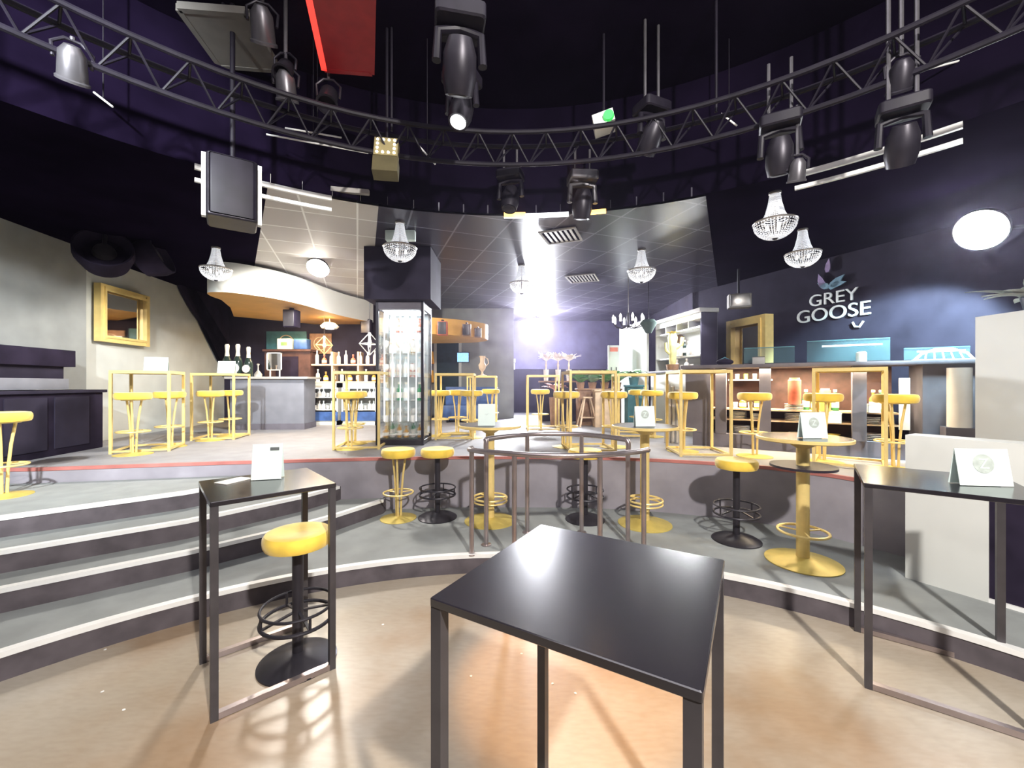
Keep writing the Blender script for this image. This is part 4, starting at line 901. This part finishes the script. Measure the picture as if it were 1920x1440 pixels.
# ------------------------------------------------------------------ white box, tall white pillar, palm on the right
q0 = Vector((3.17, 3.31)); q1 = Vector((3.40, 2.93)); q2 = Vector((3.95, 2.05))
wb = thing('white_podium', (q0.x, q0.y, L1), 0, 'white box shaped podium wall behind the right black table, dark opening at its near end', 'podium')
def loc2(p): return (p.x - q0.x, p.y - q0.y)
nb = Vector((0.86, 0.51)) * 0.22
b = MB(); b.prism([loc2(q0), loc2(q1), loc2(q1 + nb), loc2(q0 + nb)], 0, 1.15); b.prism([loc2(q1), loc2(q2), loc2(q2 + nb), loc2(q1 + nb)], 0.80, 1.15); b.prism([loc2(q1 + nb * 0.6), loc2(q2 + nb * 0.6), loc2(q2 + nb), loc2(q1 + nb)], 0.05, 0.8); b.build('side_panel', 'white_paint', wb)
q1b = q1 + nb * 0.5
b = MB(); b.prism([loc2(q1 + nb * 0.08), loc2(q2 + nb * 0.08), loc2(q2 + nb * 0.55), loc2(q1 + nb * 0.55)], 0.03, 0.795); b.build('opening', 'black_cloth', wb)
b = MB(); e_ = (q2 - q1); b.prism([loc2(q1), loc2(q2), loc2(q2 + nb * 0.3), loc2(q1 + nb * 0.3)], 0, 0.028); b.build('sill', 'nosing', wb)
o = tag(MB().box((4.98, 3.5, ST + 0.765), (1.5, 0.5, 1.53)).build('white_pillar', 'white_paint'), 'tall plain white block at the right edge of the picture', 'block')
t = leafy('palm_plant', (4.42, 3.45, ST + 1.53), 18, 0.36, 0.12, 'leaf_grey', 'grey leaved plant on top of the tall white block', 'plant', 0.5, 1.0, (0.1, 0.12, 'black_metal'), None, 0.25)
# ------------------------------------------------------------------ left wall
mrx = 0.5 * (wx(6.5) + wx(7.53)); t = gold_mirror((mrx + 0.09, 7.0, 1.72 + 0.5 * ((720 - 532) + (720 - 640)) / F * 6.55), PI / 2 + 0.142, 1.06, 0.92, 0.075, 0.10, 'gold framed mirror hanging on the grey left wall')
t = thing('wall_cupboard', (wx(5.2) + 0.16, 5.2, 1.79), PI / 2 + 0.142, 'long dark wall cupboard at the left edge of the picture', 'cupboard')
MB().rbox((-0.75, -0.2, 0.27), (2.2, 0.38, 0.22), 0.01).build('upper_body', 'black_cloth', t); MB().rbox((-0.8, -0.17, 0.08), (2.1, 0.32, 0.16), 0.01).build('lower_body', 'dark_wall', t); MB().rbox((-0.8, -0.20, -0.07), (2.1, 0.38, 0.14), 0.01).build('ledge', 'counter_grey', t)
t = thing('dark_counter', (wx(5.2) + 0.16, 5.15, ST), PI / 2 + 0.142, 'dark low cupboard below the wall cupboard at the left edge', 'cupboard')
MB().rbox((-0.3, -0.22, 0.40), (2.2, 0.42, 0.80), 0.02).build('body', 'black_cloth', t); MB().rbox((-0.3, -0.24, 0.82), (2.24, 0.46, 0.04), 0.01).build('top', 'dark_wall', t)
for x in (-0.9, -0.3, 0.3): MB().box((x, -0.435, 0.42), (0.5, 0.012, 0.66)).build('door', 'dark_wall', t)
# dark curved-edge panel standing in for the shadow cast on the left wall
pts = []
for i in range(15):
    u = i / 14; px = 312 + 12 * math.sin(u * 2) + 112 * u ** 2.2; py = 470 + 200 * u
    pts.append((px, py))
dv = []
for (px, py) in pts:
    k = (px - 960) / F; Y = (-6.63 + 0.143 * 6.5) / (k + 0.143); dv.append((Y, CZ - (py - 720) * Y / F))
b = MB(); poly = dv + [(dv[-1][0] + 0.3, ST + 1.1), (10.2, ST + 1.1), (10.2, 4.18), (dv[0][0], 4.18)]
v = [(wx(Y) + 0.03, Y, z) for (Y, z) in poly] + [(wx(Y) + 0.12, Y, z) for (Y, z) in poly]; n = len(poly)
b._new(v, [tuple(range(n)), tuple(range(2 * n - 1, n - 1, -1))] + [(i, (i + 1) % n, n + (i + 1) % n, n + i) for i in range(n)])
tag(b.build('wall_shadow_panel', 'black_cloth'), 'dark panel standing in for the curved shadow on the left wall beside the bar', 'shadow panel')
# two horn speakers near the left wall
def horn(p, rz, s, label):
    t = thing('horn_loudspeaker', p, rz, label, 'loudspeaker', 'dark horn loudspeakers by the left wall')
    M = Matrix.Rotation(1.15, 4, 'X')
    MB().lathe([(0.10, -0.26), (0.24, -0.2), (0.30, 0.0), (0.29, 0.12), (0.27, 0.12), (0.2, 0.0), (0, -0.05)], n=28, M=M @ Matrix.Scale(s, 4)).build('horn', 'black_cloth', t)
    MB().lathe([(0, 0.06), (0.1, 0.06), (0.12, 0.0), (0, 0.0)], n=20, M=M @ Matrix.Scale(s, 4)).build('driver', 'grey_metal', t)
    MB().cyl((0, 0, 0.1), (0, 0.05, TZ - p[2]), 0.025).build('bracket', 'black_metal', t)
horn(D(196, 474, 5.55), 0.7, 1.05, 'left dark horn loudspeaker above the gold wall mirror'); horn(D(290, 482, 6.0), 1.9, 0.95, 'right dark horn loudspeaker above the gold wall mirror')
# ------------------------------------------------------------------ crystal chandeliers
ch = None
for px, py, Y, l in ((405, 480, 6.1, 'before the curved white canopy at the left'), (750, 426, 5.15, 'above the glass cabinet'), (978, 498, 7.0, 'left of the bright back floodlight'), (1203, 470, 6.2, 'right of the ceiling vents'), (1453, 378, 4.35, 'largest, below the moving head light at the right'), (1505, 445, 5.39, 'just above the lettered wall sign')):
    X = (px - 960) * Y / F; lab = 'crystal basket chandelier, ' + l
    if ch is None:
        ch = thing('crystal_chandelier', (X, Y, TZ), 0, lab, 'chandelier', 'crystal chandeliers under the tiled ceiling'); t = ch
        MB().lathe([(0, 0), (0.06, 0), (0.06, -0.02), (0, -0.02)][::-1], n=20).build('ceiling_rose', 'crystal_frame', t)
        N = 40
        def strands(pr, name):   # bead strands following a profile
            b = MB()
            for k in range(N):
                a = 2 * PI * k / N; c, s = math.cos(a), math.sin(a)
                for i in range(len(pr) - 1):
                    (r0, z0), (r1, z1) = pr[i], pr[i + 1]; m = max(2, int(math.hypot(r1 - r0, z1 - z0) / 0.02))
                    for j in range(m):
                        u = (j + 0.5) / m; r = r0 + (r1 - r0) * u; z = z0 + (z1 - z0) * u
                        w = 2 * PI * r / N * 0.45 + 0.001
                        b.ball((r * c, r * s, z), (0.0075, 0.0075, 0.0095), 5, 3)
            b.build(name, 'crystal', t)
        strands([(0.045, -0.02), (0.06, -0.12), (0.085, -0.22), (0.125, -0.31)], 'upper_strands')
        strands([(0.20, -0.325), (0.19, -0.38), (0.155, -0.43), (0.10, -0.47), (0.035, -0.49)], 'bead_basket')
        b = MB(); b.torus((0, 0, -0.315), 0.128, 0.008, 36, 6); b.torus((0, 0, -0.32), 0.20, 0.010, 40, 6)
        for k in range(6): b.cyl((0.128 * math.cos(k * PI / 3), 0.128 * math.sin(k * PI / 3), -0.315), (0.2 * math.cos(k * PI / 3), 0.2 * math.sin(k * PI / 3), -0.32), 0.004, n=6)
        b.build('basket_ring', 'crystal_frame', t); MB().torus((0, 0, -0.02), 0.048, 0.006, 24, 6).build('top_ring', 'crystal_frame', t)
        b = MB(); b.lathe([(0, -0.505), (0.02, -0.5), (0.03, -0.485), (0.01, -0.47), (0, -0.47)], n=14); b.build('finial', 'black_metal', t)
        b = MB(); b.cyl((0, 0, -0.02), (0, 0, -0.42), 0.012, n=8); b.build('stem', 'crystal_frame', t)
        for k in range(3):
            a = k * 2.1; MB().ball((0.07 * math.cos(a), 0.07 * math.sin(a), -0.37), (0.018, 0.018, 0.03), 10, 6).build('bulb', 'bulb', t)
    else: dup(ch, (X, Y, TZ), random.random(), lab)
# ------------------------------------------------------------------ ceiling vents
def vent(px, py, w, d, n, label, m='white_metal'):
    p = W(px, py, TZ); t = thing('ceiling_vent', (p.x, p.y, TZ - 0.022), -0.36 + PI / 2 * 0, label, 'vent', 'vents in the tiled ceiling')
    b = MB()
    for sx in (-1, 1): b.box((sx * (w / 2 - 0.015), 0, 0), (0.03, d, 0.02))
    for sy in (-1, 1): b.box((0, sy * (d / 2 - 0.015), 0), (w - 0.06, 0.03, 0.02))
    b.build('frame', 'grey_panel', t); MB().box((0, 0, 0.006), (w - 0.06, d - 0.06, 0.006)).build('backing', 'black_ceiling', t)
    for k in range(n): MB().box((-w / 2 + 0.05 + (w - 0.1) * (k + 0.5) / n, 0, -0.001), ((w - 0.1) / n * 0.5, d - 0.07, 0.006)).build('slat', m, t)
vent(1052, 440, 0.5, 0.5, 6, 'slatted bright ceiling vent just behind the front edge of the tiles')
vent(1092, 520, 0.56, 0.56, 8, 'dim slatted ceiling vent at the middle of the dark tiles', 'grey_panel')
# ------------------------------------------------------------------ circular truss over the dance floor
t = thing('circular_truss', (0, OY - 0.3, 3.95), 0, 'large dark circular lighting truss hanging over the dance floor', 'truss')
RT = 3.75
for (r, z, nm) in ((RT - 0.12, 0.12, 'chord'), (RT + 0.12, 0.12, 'chord'), (RT, -0.12, 'chord')): MB().torus((0, 0, z), r, 0.022, 96, 8).build(nm, 'rig_black', t)
b = MB(); n = 72
for k in range(n):
    a0 = 2 * PI * k / n; a1 = 2 * PI * (k + 0.5) / n; a2 = 2 * PI * (k + 1) / n
    P3 = lambda r, a, z: (r * math.cos(a), r * math.sin(a), z)
    b.cyl(P3(RT - 0.12, a0, 0.12), P3(RT, a1, -0.12), 0.009, n=6); b.cyl(P3(RT, a1, -0.12), P3(RT - 0.12, a2, 0.12), 0.009, n=6)
    b.cyl(P3(RT + 0.12, a0, 0.12), P3(RT, a1, -0.12), 0.009, n=6); b.cyl(P3(RT - 0.12, a0, 0.12), P3(RT + 0.12, a0, 0.12), 0.009, n=6)
b.build('lattice', 'rig_black', t)
for k in range(8):
    a = k * PI / 4 + 0.3; MB().cyl((RT * math.cos(a), RT * math.sin(a), 0.1), (RT * math.cos(a), RT * math.sin(a), HZ - 3.95), 0.012, n=8).build('hanger', 'rig_black', t)
def on_truss(px):   # where the sight line crosses the truss ring
    k = (px - 960) / F; oy = OY - 0.3
    A = k * k + 1; Bq = -2 * oy; Cq = oy * oy - RT * RT
    Y = (-Bq + math.sqrt(Bq * Bq - 4 * A * Cq)) / (2 * A); return Vector((k * Y, Y, 0))
# white and amber edge strips along the round opening
def strip(px0, px1, label, m, z=TZ - 0.03, r=RO - 0.03, h=0.05, w=0.03):
    a = []
    for px in (px0, px1):
        k = (px - 960) / F; A = k * k + 1; Bq = -2 * OY; Cq = OY * OY - r * r; Y = (-Bq + math.sqrt(Bq * Bq - 4 * A * Cq)) / (2 * A); a.append(math.degrees(math.atan2(Y - OY, k * Y)))
    n = max(3, int(abs(a[1] - a[0]) / 1.5)); o0 = Vector((r * math.cos(math.radians(sum(a) / 2)), OY + r * math.sin(math.radians(sum(a) / 2)), z))
    t = thing('edge_strip', o0, 0, label, 'light strip', 'strips along the round ceiling opening')
    def band(r0, r1, z0, z1, nm, mm):
        P0 = arc(r0, a[0], a[1], n, 0, OY); P1 = arc(r1, a[0], a[1], n, 0, OY); v = []; f = []
        for (p, q) in zip(P0, P1): v += [(p[0] - o0.x, p[1] - o0.y, z0), (q[0] - o0.x, q[1] - o0.y, z0), (q[0] - o0.x, q[1] - o0.y, z1), (p[0] - o0.x, p[1] - o0.y, z1)]
        for i in range(n):
            for k in range(4): f.append((4 * i + k, 4 * i + (k + 1) % 4, 4 * i + 4 + (k + 1) % 4, 4 * i + 4 + k))
        f += [(3, 2, 1, 0), tuple(range(4 * n, 4 * n + 4))]; b = MB(); b._new(v, f); b.build(nm, mm, t)
    band(r, r + w, -h / 2, h / 2, 'profile', m); 
    return t, band
for (x0, x1, l) in ((486, 622, 'double white edge strip at the left of the round ceiling opening'), (1490, 1805, 'long double white edge strip at the right of the round ceiling opening'), (365, 388, 'short white edge strip left of the hanging loudspeaker')):
    t, band = strip(x0, x1, l, 'white_metal'); band(RO - 0.03, RO, -0.14, -0.105, 'lower_profile', 'white_metal')
for (x0, x1, l) in ((945, 1066, 'white and amber lit edge strip at the middle of the round ceiling opening'), (1095, 1136, 'short amber lit edge strip right of the hanging moving head')):
    t, band = strip(x0, x1, l, 'led_orange' if x0 > 1090 else 'led_white', h=0.045)
    if x0 < 1090: 
        o_ = t
t, band = strip(945, 985, 'amber end piece of the lit edge strip at the middle of the ceiling opening', 'led_orange', z=TZ - 0.035, r=RO - 0.07, h=0.05)
o = tag(MB().rbox((0, 0, 0), (0.42, 0.05, 0.05), 0.01).build('edge_plate', 'grey_panel'), 'pale plate joining the left edge strips of the ceiling opening', 'plate'); p = D(655, 358, 4.50); o.location = p; o.rotation_euler.z = 0.2
# ------------------------------------------------------------------ stage lights
def moving_head(p, rz, tilt, label, s=1.0, top=None, m='rig_black', lens='rig_grey'):
    t = thing('moving_head_light', p, rz, label, 'stage light', 'moving head lights on the truss')
    MB().rbox((0, 0, 0.0), (0.30 * s, 0.24 * s, 0.10 * s), 0.03).build('base', m, t)
    for sx in (-1, 1): MB().tube([(0, 0, -0.05 * s), (sx * 0.13 * s, 0, -0.08 * s), (sx * 0.14 * s, 0, -0.26 * s)], 0.028 * s, 10).build('yoke_arm', m, t)
    M = Matrix.Translation((0, 0, -0.25 * s)) @ Matrix.Rotation(tilt, 4, 'X') @ Matrix.Scale(s, 4)
    MB().lathe([(0, 0.13), (0.07, 0.12), (0.10, 0.04), (0.105, -0.08), (0.09, -0.15), (0.085, -0.17), (0.07, -0.165), (0, -0.15)], n=24, M=M).build('head', 'grey_panel' if m == 'white_metal' else 'rig_grey', t)
    MB().lathe([(0, -0.152), (0.068, -0.167), (0.06, -0.175), (0, -0.178)], n=20, M=M).build('lens', lens, t)
    zt_ = (top if top else 3.81) - p[2]
    b = MB(); b.cyl((-0.08 * s, 0, 0.05 * s), (-0.08 * s, 0, zt_), 0.014, n=8); b.cyl((0.08 * s, 0, 0.05 * s), (0.08 * s, 0, zt_), 0.014, n=8); b.build('clamps', 'rig_silver', t)
    return t
def par_can(p, rz, tilt, label, s=1.0, m='rig_silver', top=None, lens='rig_black'):
    t = thing('par_spotlight', p, rz, label, 'stage light', 'small spotlights on the truss')
    M = Matrix.Rotation(tilt, 4, 'X') @ Matrix.Scale(s, 4)
    MB().lathe([(0, 0.14), (0.05, 0.13), (0.09, 0.07), (0.10, -0.12), (0.112, -0.13), (0.112, -0.15), (0.09, -0.15), (0.085, -0.05), (0, -0.05)], n=24, M=M).build('can', m, t)
    MB().lathe([(0, -0.06), (0.083, -0.06), (0.083, -0.05), (0, -0.05)], n=20, M=M).build('lens', lens, t)
    b = MB(); b.tube([(-0.115 * s, 0, 0), (-0.125 * s, 0, 0.12 * s), (-0.05 * s, 0, 0.19 * s), (0.05 * s, 0, 0.19 * s), (0.125 * s, 0, 0.12 * s), (0.115 * s, 0, 0)], 0.011, 8); b.build('yoke', 'rig_grey', t)
    MB().cyl((0, 0, 0.19 * s), (0, 0, max(0.22 * s, (top or 3.83) - p[2])), 0.014, n=8).build('clamp', 'rig_silver', t)
def tz(px, py): q = on_truss(px); return Vector((q.x, q.y, CZ - (py - 720) * q.y / F))
par_can(tz(136, 118), 0.8, 0.6, 'pale spotlight at the far left of the circular truss', 0.75, 'rig_silver', 3.83)
par_can(tz(536, 160), 0.3, 0.5, 'small spotlight left of the red light panel', 0.8, 'rig_silver', HZ)
par_can(tz(616, 182), 0.2, -0.5, 'small spotlight below the red light panel', 0.8, 'rig_grey', HZ)
par_can(tz(492, 45), 0.4, 0.7, 'spotlight beside the grey ceiling panel', 0.9, 'rig_silver', HZ)
moving_head(D(862, 40, 2.75), 0.2, 0.5, 'moving head light hanging near the top middle of the picture', 1.1, HZ)
moving_head(D(866, 150, 3.2), -0.4, -0.4, 'lower moving head light under the top middle one', 0.9, HZ, lens='led_white')
moving_head(tz(1222, 205), 0.4, 0.6, 'moving head light beside the white and green laser box', 0.95, HZ)
moving_head(tz(1462, 232), -0.5, 0.3, 'moving head light above the largest crystal chandelier', 0.95, 4.3)
par_can(tz(1495, 318), -0.4, 0.4, 'spotlight beside the moving head above the largest chandelier', 0.6, 'rig_silver', 3.9)
moving_head(D(1092, 335, 4.6), 0.1, 0.25, 'moving head light under the middle of the circular truss', 1.05, 4.35, 'rig_silver')
moving_head(D(957, 330, 4.6), -0.3, -0.3, 'dark moving head light left of the lit edge strip', 0.95, 4.35)
moving_head(tz(1692, 205), -0.6, 0.5, 'moving head light over the long white edge strip at the right', 0.9, HZ)
par_can(tz(1690, 140), -0.6, 0.6, 'spotlight near the upper right of the circular truss', 0.7, 'rig_grey', HZ)
par_can(tz(535, 130), 0.1, -0.6, 'spotlight behind the grey ceiling panel', 0.7, 'rig_grey', HZ)
# blinder with led grid
q = tz(725, 283); t = thing('blinder_light', q, 0.15, 'square blinder light with rows of small lamps above the middle of the stage', 'stage light')
M = Matrix.Rotation(-0.35, 4, 'X')
b = MB(); b.box((0, 0, 0), (0.21, 0.10, 0.21), M=M); b.build('housing', 'rig_beige', t)
b = MB(); b.box((0, 0.02, -0.19), (0.22, 0.12, 0.17), M=M); b.build('lower_box', 'rig_olive', t)
for i in range(4):
    for j in range(4):
        if not (i in (1, 2) and j in (1, 2)): MB().ball((-0.075 + 0.05 * i, -0.052, -0.075 + 0.05 * j), 0.013, 10, 6, M=M).build('lamp', 'led_dot', t)
MB().cyl((0, 0.02, 0.1), (0, 0.02, HZ - q.z), 0.013, n=8).build('hanger', 'rig_black', t)
# white laser box with green lens
q = tz(1132, 232); t = thing('laser_box', q, -0.25, 'white tilted laser box with a green lens on the truss', 'stage light')
M = Matrix.Rotation(-0.22, 4, 'Y')
b = MB(); b.box((0, 0, 0), (0.19, 0.2, 0.11), M=M); b.build('case', 'white_metal', t)
MB().lathe([(0, 0), (0.05, 0), (0.045, 0.03), (0, 0.03)], n=20, M=M @ Matrix.Translation((0.045, -0.1, -0.01)) @ Matrix.Rotation(PI / 2, 4, 'X')).build('lens', 'green_lens', t)
MB().cyl((0, 0, 0.05), (0, 0, HZ - q.z), 0.012, n=8).build('hanger', 'rig_black', t)
# hanging loudspeaker at the left
q = Vector(D(436, 365, 3.55)); t = thing('hanging_loudspeaker', q, 0.6, 'dark hanging loudspeaker with a white bracket at the left of the ceiling opening', 'loudspeaker')
MB().rbox((0, 0, 0), (0.36, 0.34, 0.52), 0.03).build('cabinet', 'rig_grey', t); MB().rbox((0, -0.175, 0), (0.32, 0.014, 0.48), 0.02).build('grille', 'rig_black', t)
b = MB(); b.box((-0.2, 0, 0.02), (0.03, 0.06, 0.5)); b.box((0.2, 0, 0.02), (0.03, 0.06, 0.5)); b.box((0, 0, 0.28), (0.43, 0.06, 0.03)); b.build('bracket', 'white_metal', t)
MB().cyl((0, 0, 0.29), (0, 0, HZ - q.z), 0.02).build('hanger', 'rig_black', t)
# red light panel and grey reflector panel on the high ceiling
def flat_panel(quad, z, m, edge, name, label, cat, h=0.07):
    ps = [W(x, y, z) for (x, y) in quad]; c = sum(ps, Vector()) / 4; t = thing(name, (c.x, c.y, z), 0, label, cat)
    MB().prism([(p.x - c.x, p.y - c.y) for p in ps], 0.004, h).build('body', m, t)
    for i in range(4): MB().bar(ps[i] - Vector((c.x, c.y, z)) + Vector((0, 0, 0.03)), ps[(i + 1) % 4] - Vector((c.x, c.y, z)) + Vector((0, 0, 0.03)), 0.045, 0.06).build('edge', edge[i], t)
    for k in (1, -1):
        MB().cyl((0, k * 0.12, h), (0, k * 0.12, HZ - z), 0.012, n=8).build('hanger', 'rig_black', t)
flat_panel([(608, 133), (697, 140), (700, -90), (560, -90)], 4.4, 'red', ['red', 'red', 'red', 'red_edge'], 'light_panel', 'red glowing light panel hanging from the dark ceiling', 'light panel')
flat_panel([(412, 126), (522, 135), (462, 30), (335, 20)], 4.75, 'rig_panel', ['rig_panel'] * 4, 'reflector_panel', 'grey reflector panel hanging from the dark ceiling', 'panel')
# thin bright rods of the rig
for i, (x0, y0, x1, y1, l) in enumerate(((26, 130, 66, 162, 'left of the far left spotlight'), (176, 173, 211, 200, 'right of the far left spotlight'), (786, 274, 816, 308, 'right of the square blinder light'), (1352, 213, 1382, 236, 'left of the moving head above the largest chandelier'), (535, 240, 640, 258, 'upper one of two above the left edge strips'), (500, 252, 690, 287, 'lower one of two above the left edge strips'), (1730, 132, 1900, 88, 'at the upper right near the picture edge'))):
    p0 = D(x0, y0, 3.9 if 450 < x0 < 1400 else 3.2); p1 = D(x1, y1, 3.9 if 450 < x0 < 1400 else 3.2)
    t = thing('rig_rod', (p0 + p1) / 2, 0, 'thin bright rod of the lighting rig, ' + l, 'rod', 'thin rods of the lighting rig')
    c = (p0 + p1) / 2; MB().cyl(p0 - c, p1 - c, 0.008, n=8).build('rod', 'white_metal', t); MB().cyl((0, 0, 0), (0, 0, HZ - c.z), 0.005, n=6).build('hanger', 'rig_black', t)
sc0 = None
for i, (px, py) in enumerate(((718, 1171), (883, 1268), (978, 1226), (1036, 1282), (1079, 1300), (408, 1259), (197, 1218), (232, 1331), (192, 1297))):
    p = W(px, py, 0.0)
    if sc0 is None:
        sc0 = MB().prism([(-0.008, -0.005), (0.004, -0.007), (0.009, 0.001), (0.002, 0.007), (-0.006, 0.005)], 0.0, 0.002).build('paper_scrap', 'white_metal'); o = tag(sc0, 'tiny white paper scrap lying on the dance floor', 'paper scrap', 'paper scraps on the dance floor')
    else: o = sc0.copy(); C.objects.link(o)
    o.location = (p.x, p.y, 0.0); o.rotation_euler.z = i * 1.3
# ------------------------------------------------------------------ flood lamps
def flood(p, aim, s, label, emitm, top=None, wall=None):
    p = Vector(p); t = thing('floodlight', p, 0, label, 'floodlight', 'floodlights'); d = (Vector(aim) - p).normalized()
    R = d.to_track_quat('-Z', 'Y').to_matrix().to_4x4()
    MB().lathe([(0, 0.12 * s), (0.1 * s, 0.11 * s), (0.2 * s, 0.03 * s), (0.2 * s, 0.0), (0, 0)], n=36, M=R).build('housing', 'black_metal', t)
    MB().lathe([(0, -0.02 * s), (0.12 * s, -0.016 * s), (0.19 * s, -0.001), (0, -0.001)], n=36, M=R).build('lamp_face', emitm, t)
    if top: MB().cyl((0, 0, 0.1 * s), (0, 0, top - p.z), 0.015, n=8).build('bracket', 'black_metal', t)
    if wall is not None: MB().cyl((0, 0, 0), Vector(wall) - p, 0.02, n=8).build('bracket', 'black_metal', t)
    return t, d
def spot(p, d, power, size=0.25, ang=160, col=(1, 1, 1), blend=0.6):
    L = bpy.data.lights.new('spot', 'SPOT'); L.energy = power; L.shadow_soft_size = size; L.spot_size = math.radians(ang); L.spot_blend = blend; L.color = col
    o = bpy.data.objects.new('spot', L); C.objects.link(o); o.location = p; o.rotation_euler = Vector(d).to_track_quat('-Z', 'Y').to_euler(); return o
def point(p, power, size, col):
    L = bpy.data.lights.new('point', 'POINT'); L.energy = power; L.shadow_soft_size = size; L.color = col
    o = bpy.data.objects.new('point', L); C.objects.link(o); o.location = p; return o
def area(p, d, power, sx, sy, col=(1, 1, 1)):
    L = bpy.data.lights.new('area', 'AREA'); L.shape = 'RECTANGLE'; L.size = sx; L.size_y = sy; L.energy = power; L.color = col
    o = bpy.data.objects.new('area', L); C.objects.link(o); o.location = p; o.rotation_euler = Vector(d).to_track_quat('-Z', 'Y').to_euler(); return o
fl, d = flood(D(1005, 618, 12.3), (0.2, 3.0, 1.2), 1.75, 'blazing white floodlight at the middle of the back wall', 'flood', TZ)
spot(fl.location + d * 0.15, d, E_BACK, 0.25, 172, (0.93, 0.95, 1.0)); point(fl.location + d * 0.5, E_BACK * 0.16, 0.2, (0.85, 0.85, 1.0))
fr, d = flood(D(1838, 432, 4.35), (1.8, 3.2, 1.4), 1.1, 'blazing white floodlight at the end of the dark right wall', 'flood', None, (5.9, 4.6, 3.5))
spot(fr.location + Vector((-0.12, 0.10, -0.12)), Vector((0.5, 1.15, -1.35)), E_RIGHT, 0.12, 82, (0.62, 0.92, 1.0), 0.35)
fb, d = flood(D(596, 503, 6.75), (-3.1, 5.9, 2.6), 0.9, 'warm white floodlight on the pale tiles over the bar', 'flood_warm', TZ)
spot(fb.location + Vector((0, -0.2, -0.1)), (0, 0.3, -1), E_BAR, 0.2, 178, (1.0, 0.95, 0.88), 0.2)
# truss spot behind the camera on the left, added overhead fill, warm bar light
spot((-2.4, -0.6, 4.2), Vector((-4.0, 7.4, -1.6)), E_KEY2, 0.10, 72, (0.92, 0.97, 1.0))
spot((1.6, -1.6, 4.4), Vector((-0.5, 5.0, -3.0)), E_KEY, 0.10, 104, (1.0, 0.95, 0.9))
spot((0.55, 3.55, 3.7), Vector((-0.2, -1.15, -3.7)), E_AMBER, 0.06, 22, (1.0, 0.45, 0.06), 0.5)
area((0, 0.6, 4.85), (0, 0.05, -1), E_FILL, 4.5, 4.5, (0.98, 0.94, 1.0))  # unseen soft fill added above the dance floor
area((-4.4, 8.9, 3.14), (0, 0.2, -1), E_UNDER, 1.6, 0.5, (1.0, 0.72, 0.40))
area((-1.68, 6.36, 2.83), (0, 0, -1), E_VIT, 0.55, 0.3, (0.9, 0.97, 1.0))
area((3.78, 5.60, 1.93), (0, 0, -1), E_SHELF, 1.9, 0.25, (1.0, 0.82, 0.55)).rotation_euler.z = rc
area((3.0, 7.4, 2.9), (-0.6, -0.2, -1), E_DRESS, 1.2, 0.2, (0.95, 0.97, 1.0))
# ------------------------------------------------------------------ world, camera, view
w = bpy.data.worlds.new('World'); bpy.context.scene.world = w; w.use_nodes = True
w.node_tree.nodes['Background'].inputs['Color'].default_value = (0.20, 0.17, 0.26, 1); w.node_tree.nodes['Background'].inputs['Strength'].default_value = 0.05
if GLOW_HAZE:   # thin violet haze added through the room so the floodlights bloom
    nt = w.node_tree; vs = nt.nodes.new('ShaderNodeVolumeScatter'); vs.inputs['Density'].default_value = GLOW_HAZE; vs.inputs['Anisotropy'].default_value = 0.88; vs.inputs['Color'].default_value = (0.78, 0.72, 1.0, 1)
    nt.links.new(vs.outputs[0], nt.nodes['World Output'].inputs['Volume'])
cam = bpy.data.cameras.new('camera'); cam.sensor_width = 36; cam.lens = 36 * F / 1920; cam.clip_start = 0.05
co = bpy.data.objects.new('camera', cam); C.objects.link(co); co.location = (0, 0, CZ); co.rotation_euler = (PI / 2, 0, 0)
sc = bpy.context.scene; sc.camera = co
cy = sc.cycles; cy.max_bounces = 5; cy.diffuse_bounces = 2; cy.glossy_bounces = 3; cy.transmission_bounces = 4; cy.volume_bounces = 0; cy.transparent_max_bounces = 8; cy.use_adaptive_sampling = True; cy.adaptive_threshold = 0.08; cy.adaptive_min_samples = 16
sc.view_settings.view_transform = 'Standard'; sc.view_settings.look = 'None'; sc.view_settings.exposure = 1.12; sc.view_settings.gamma = 1; sc.view_settings.use_curve_mapping = False
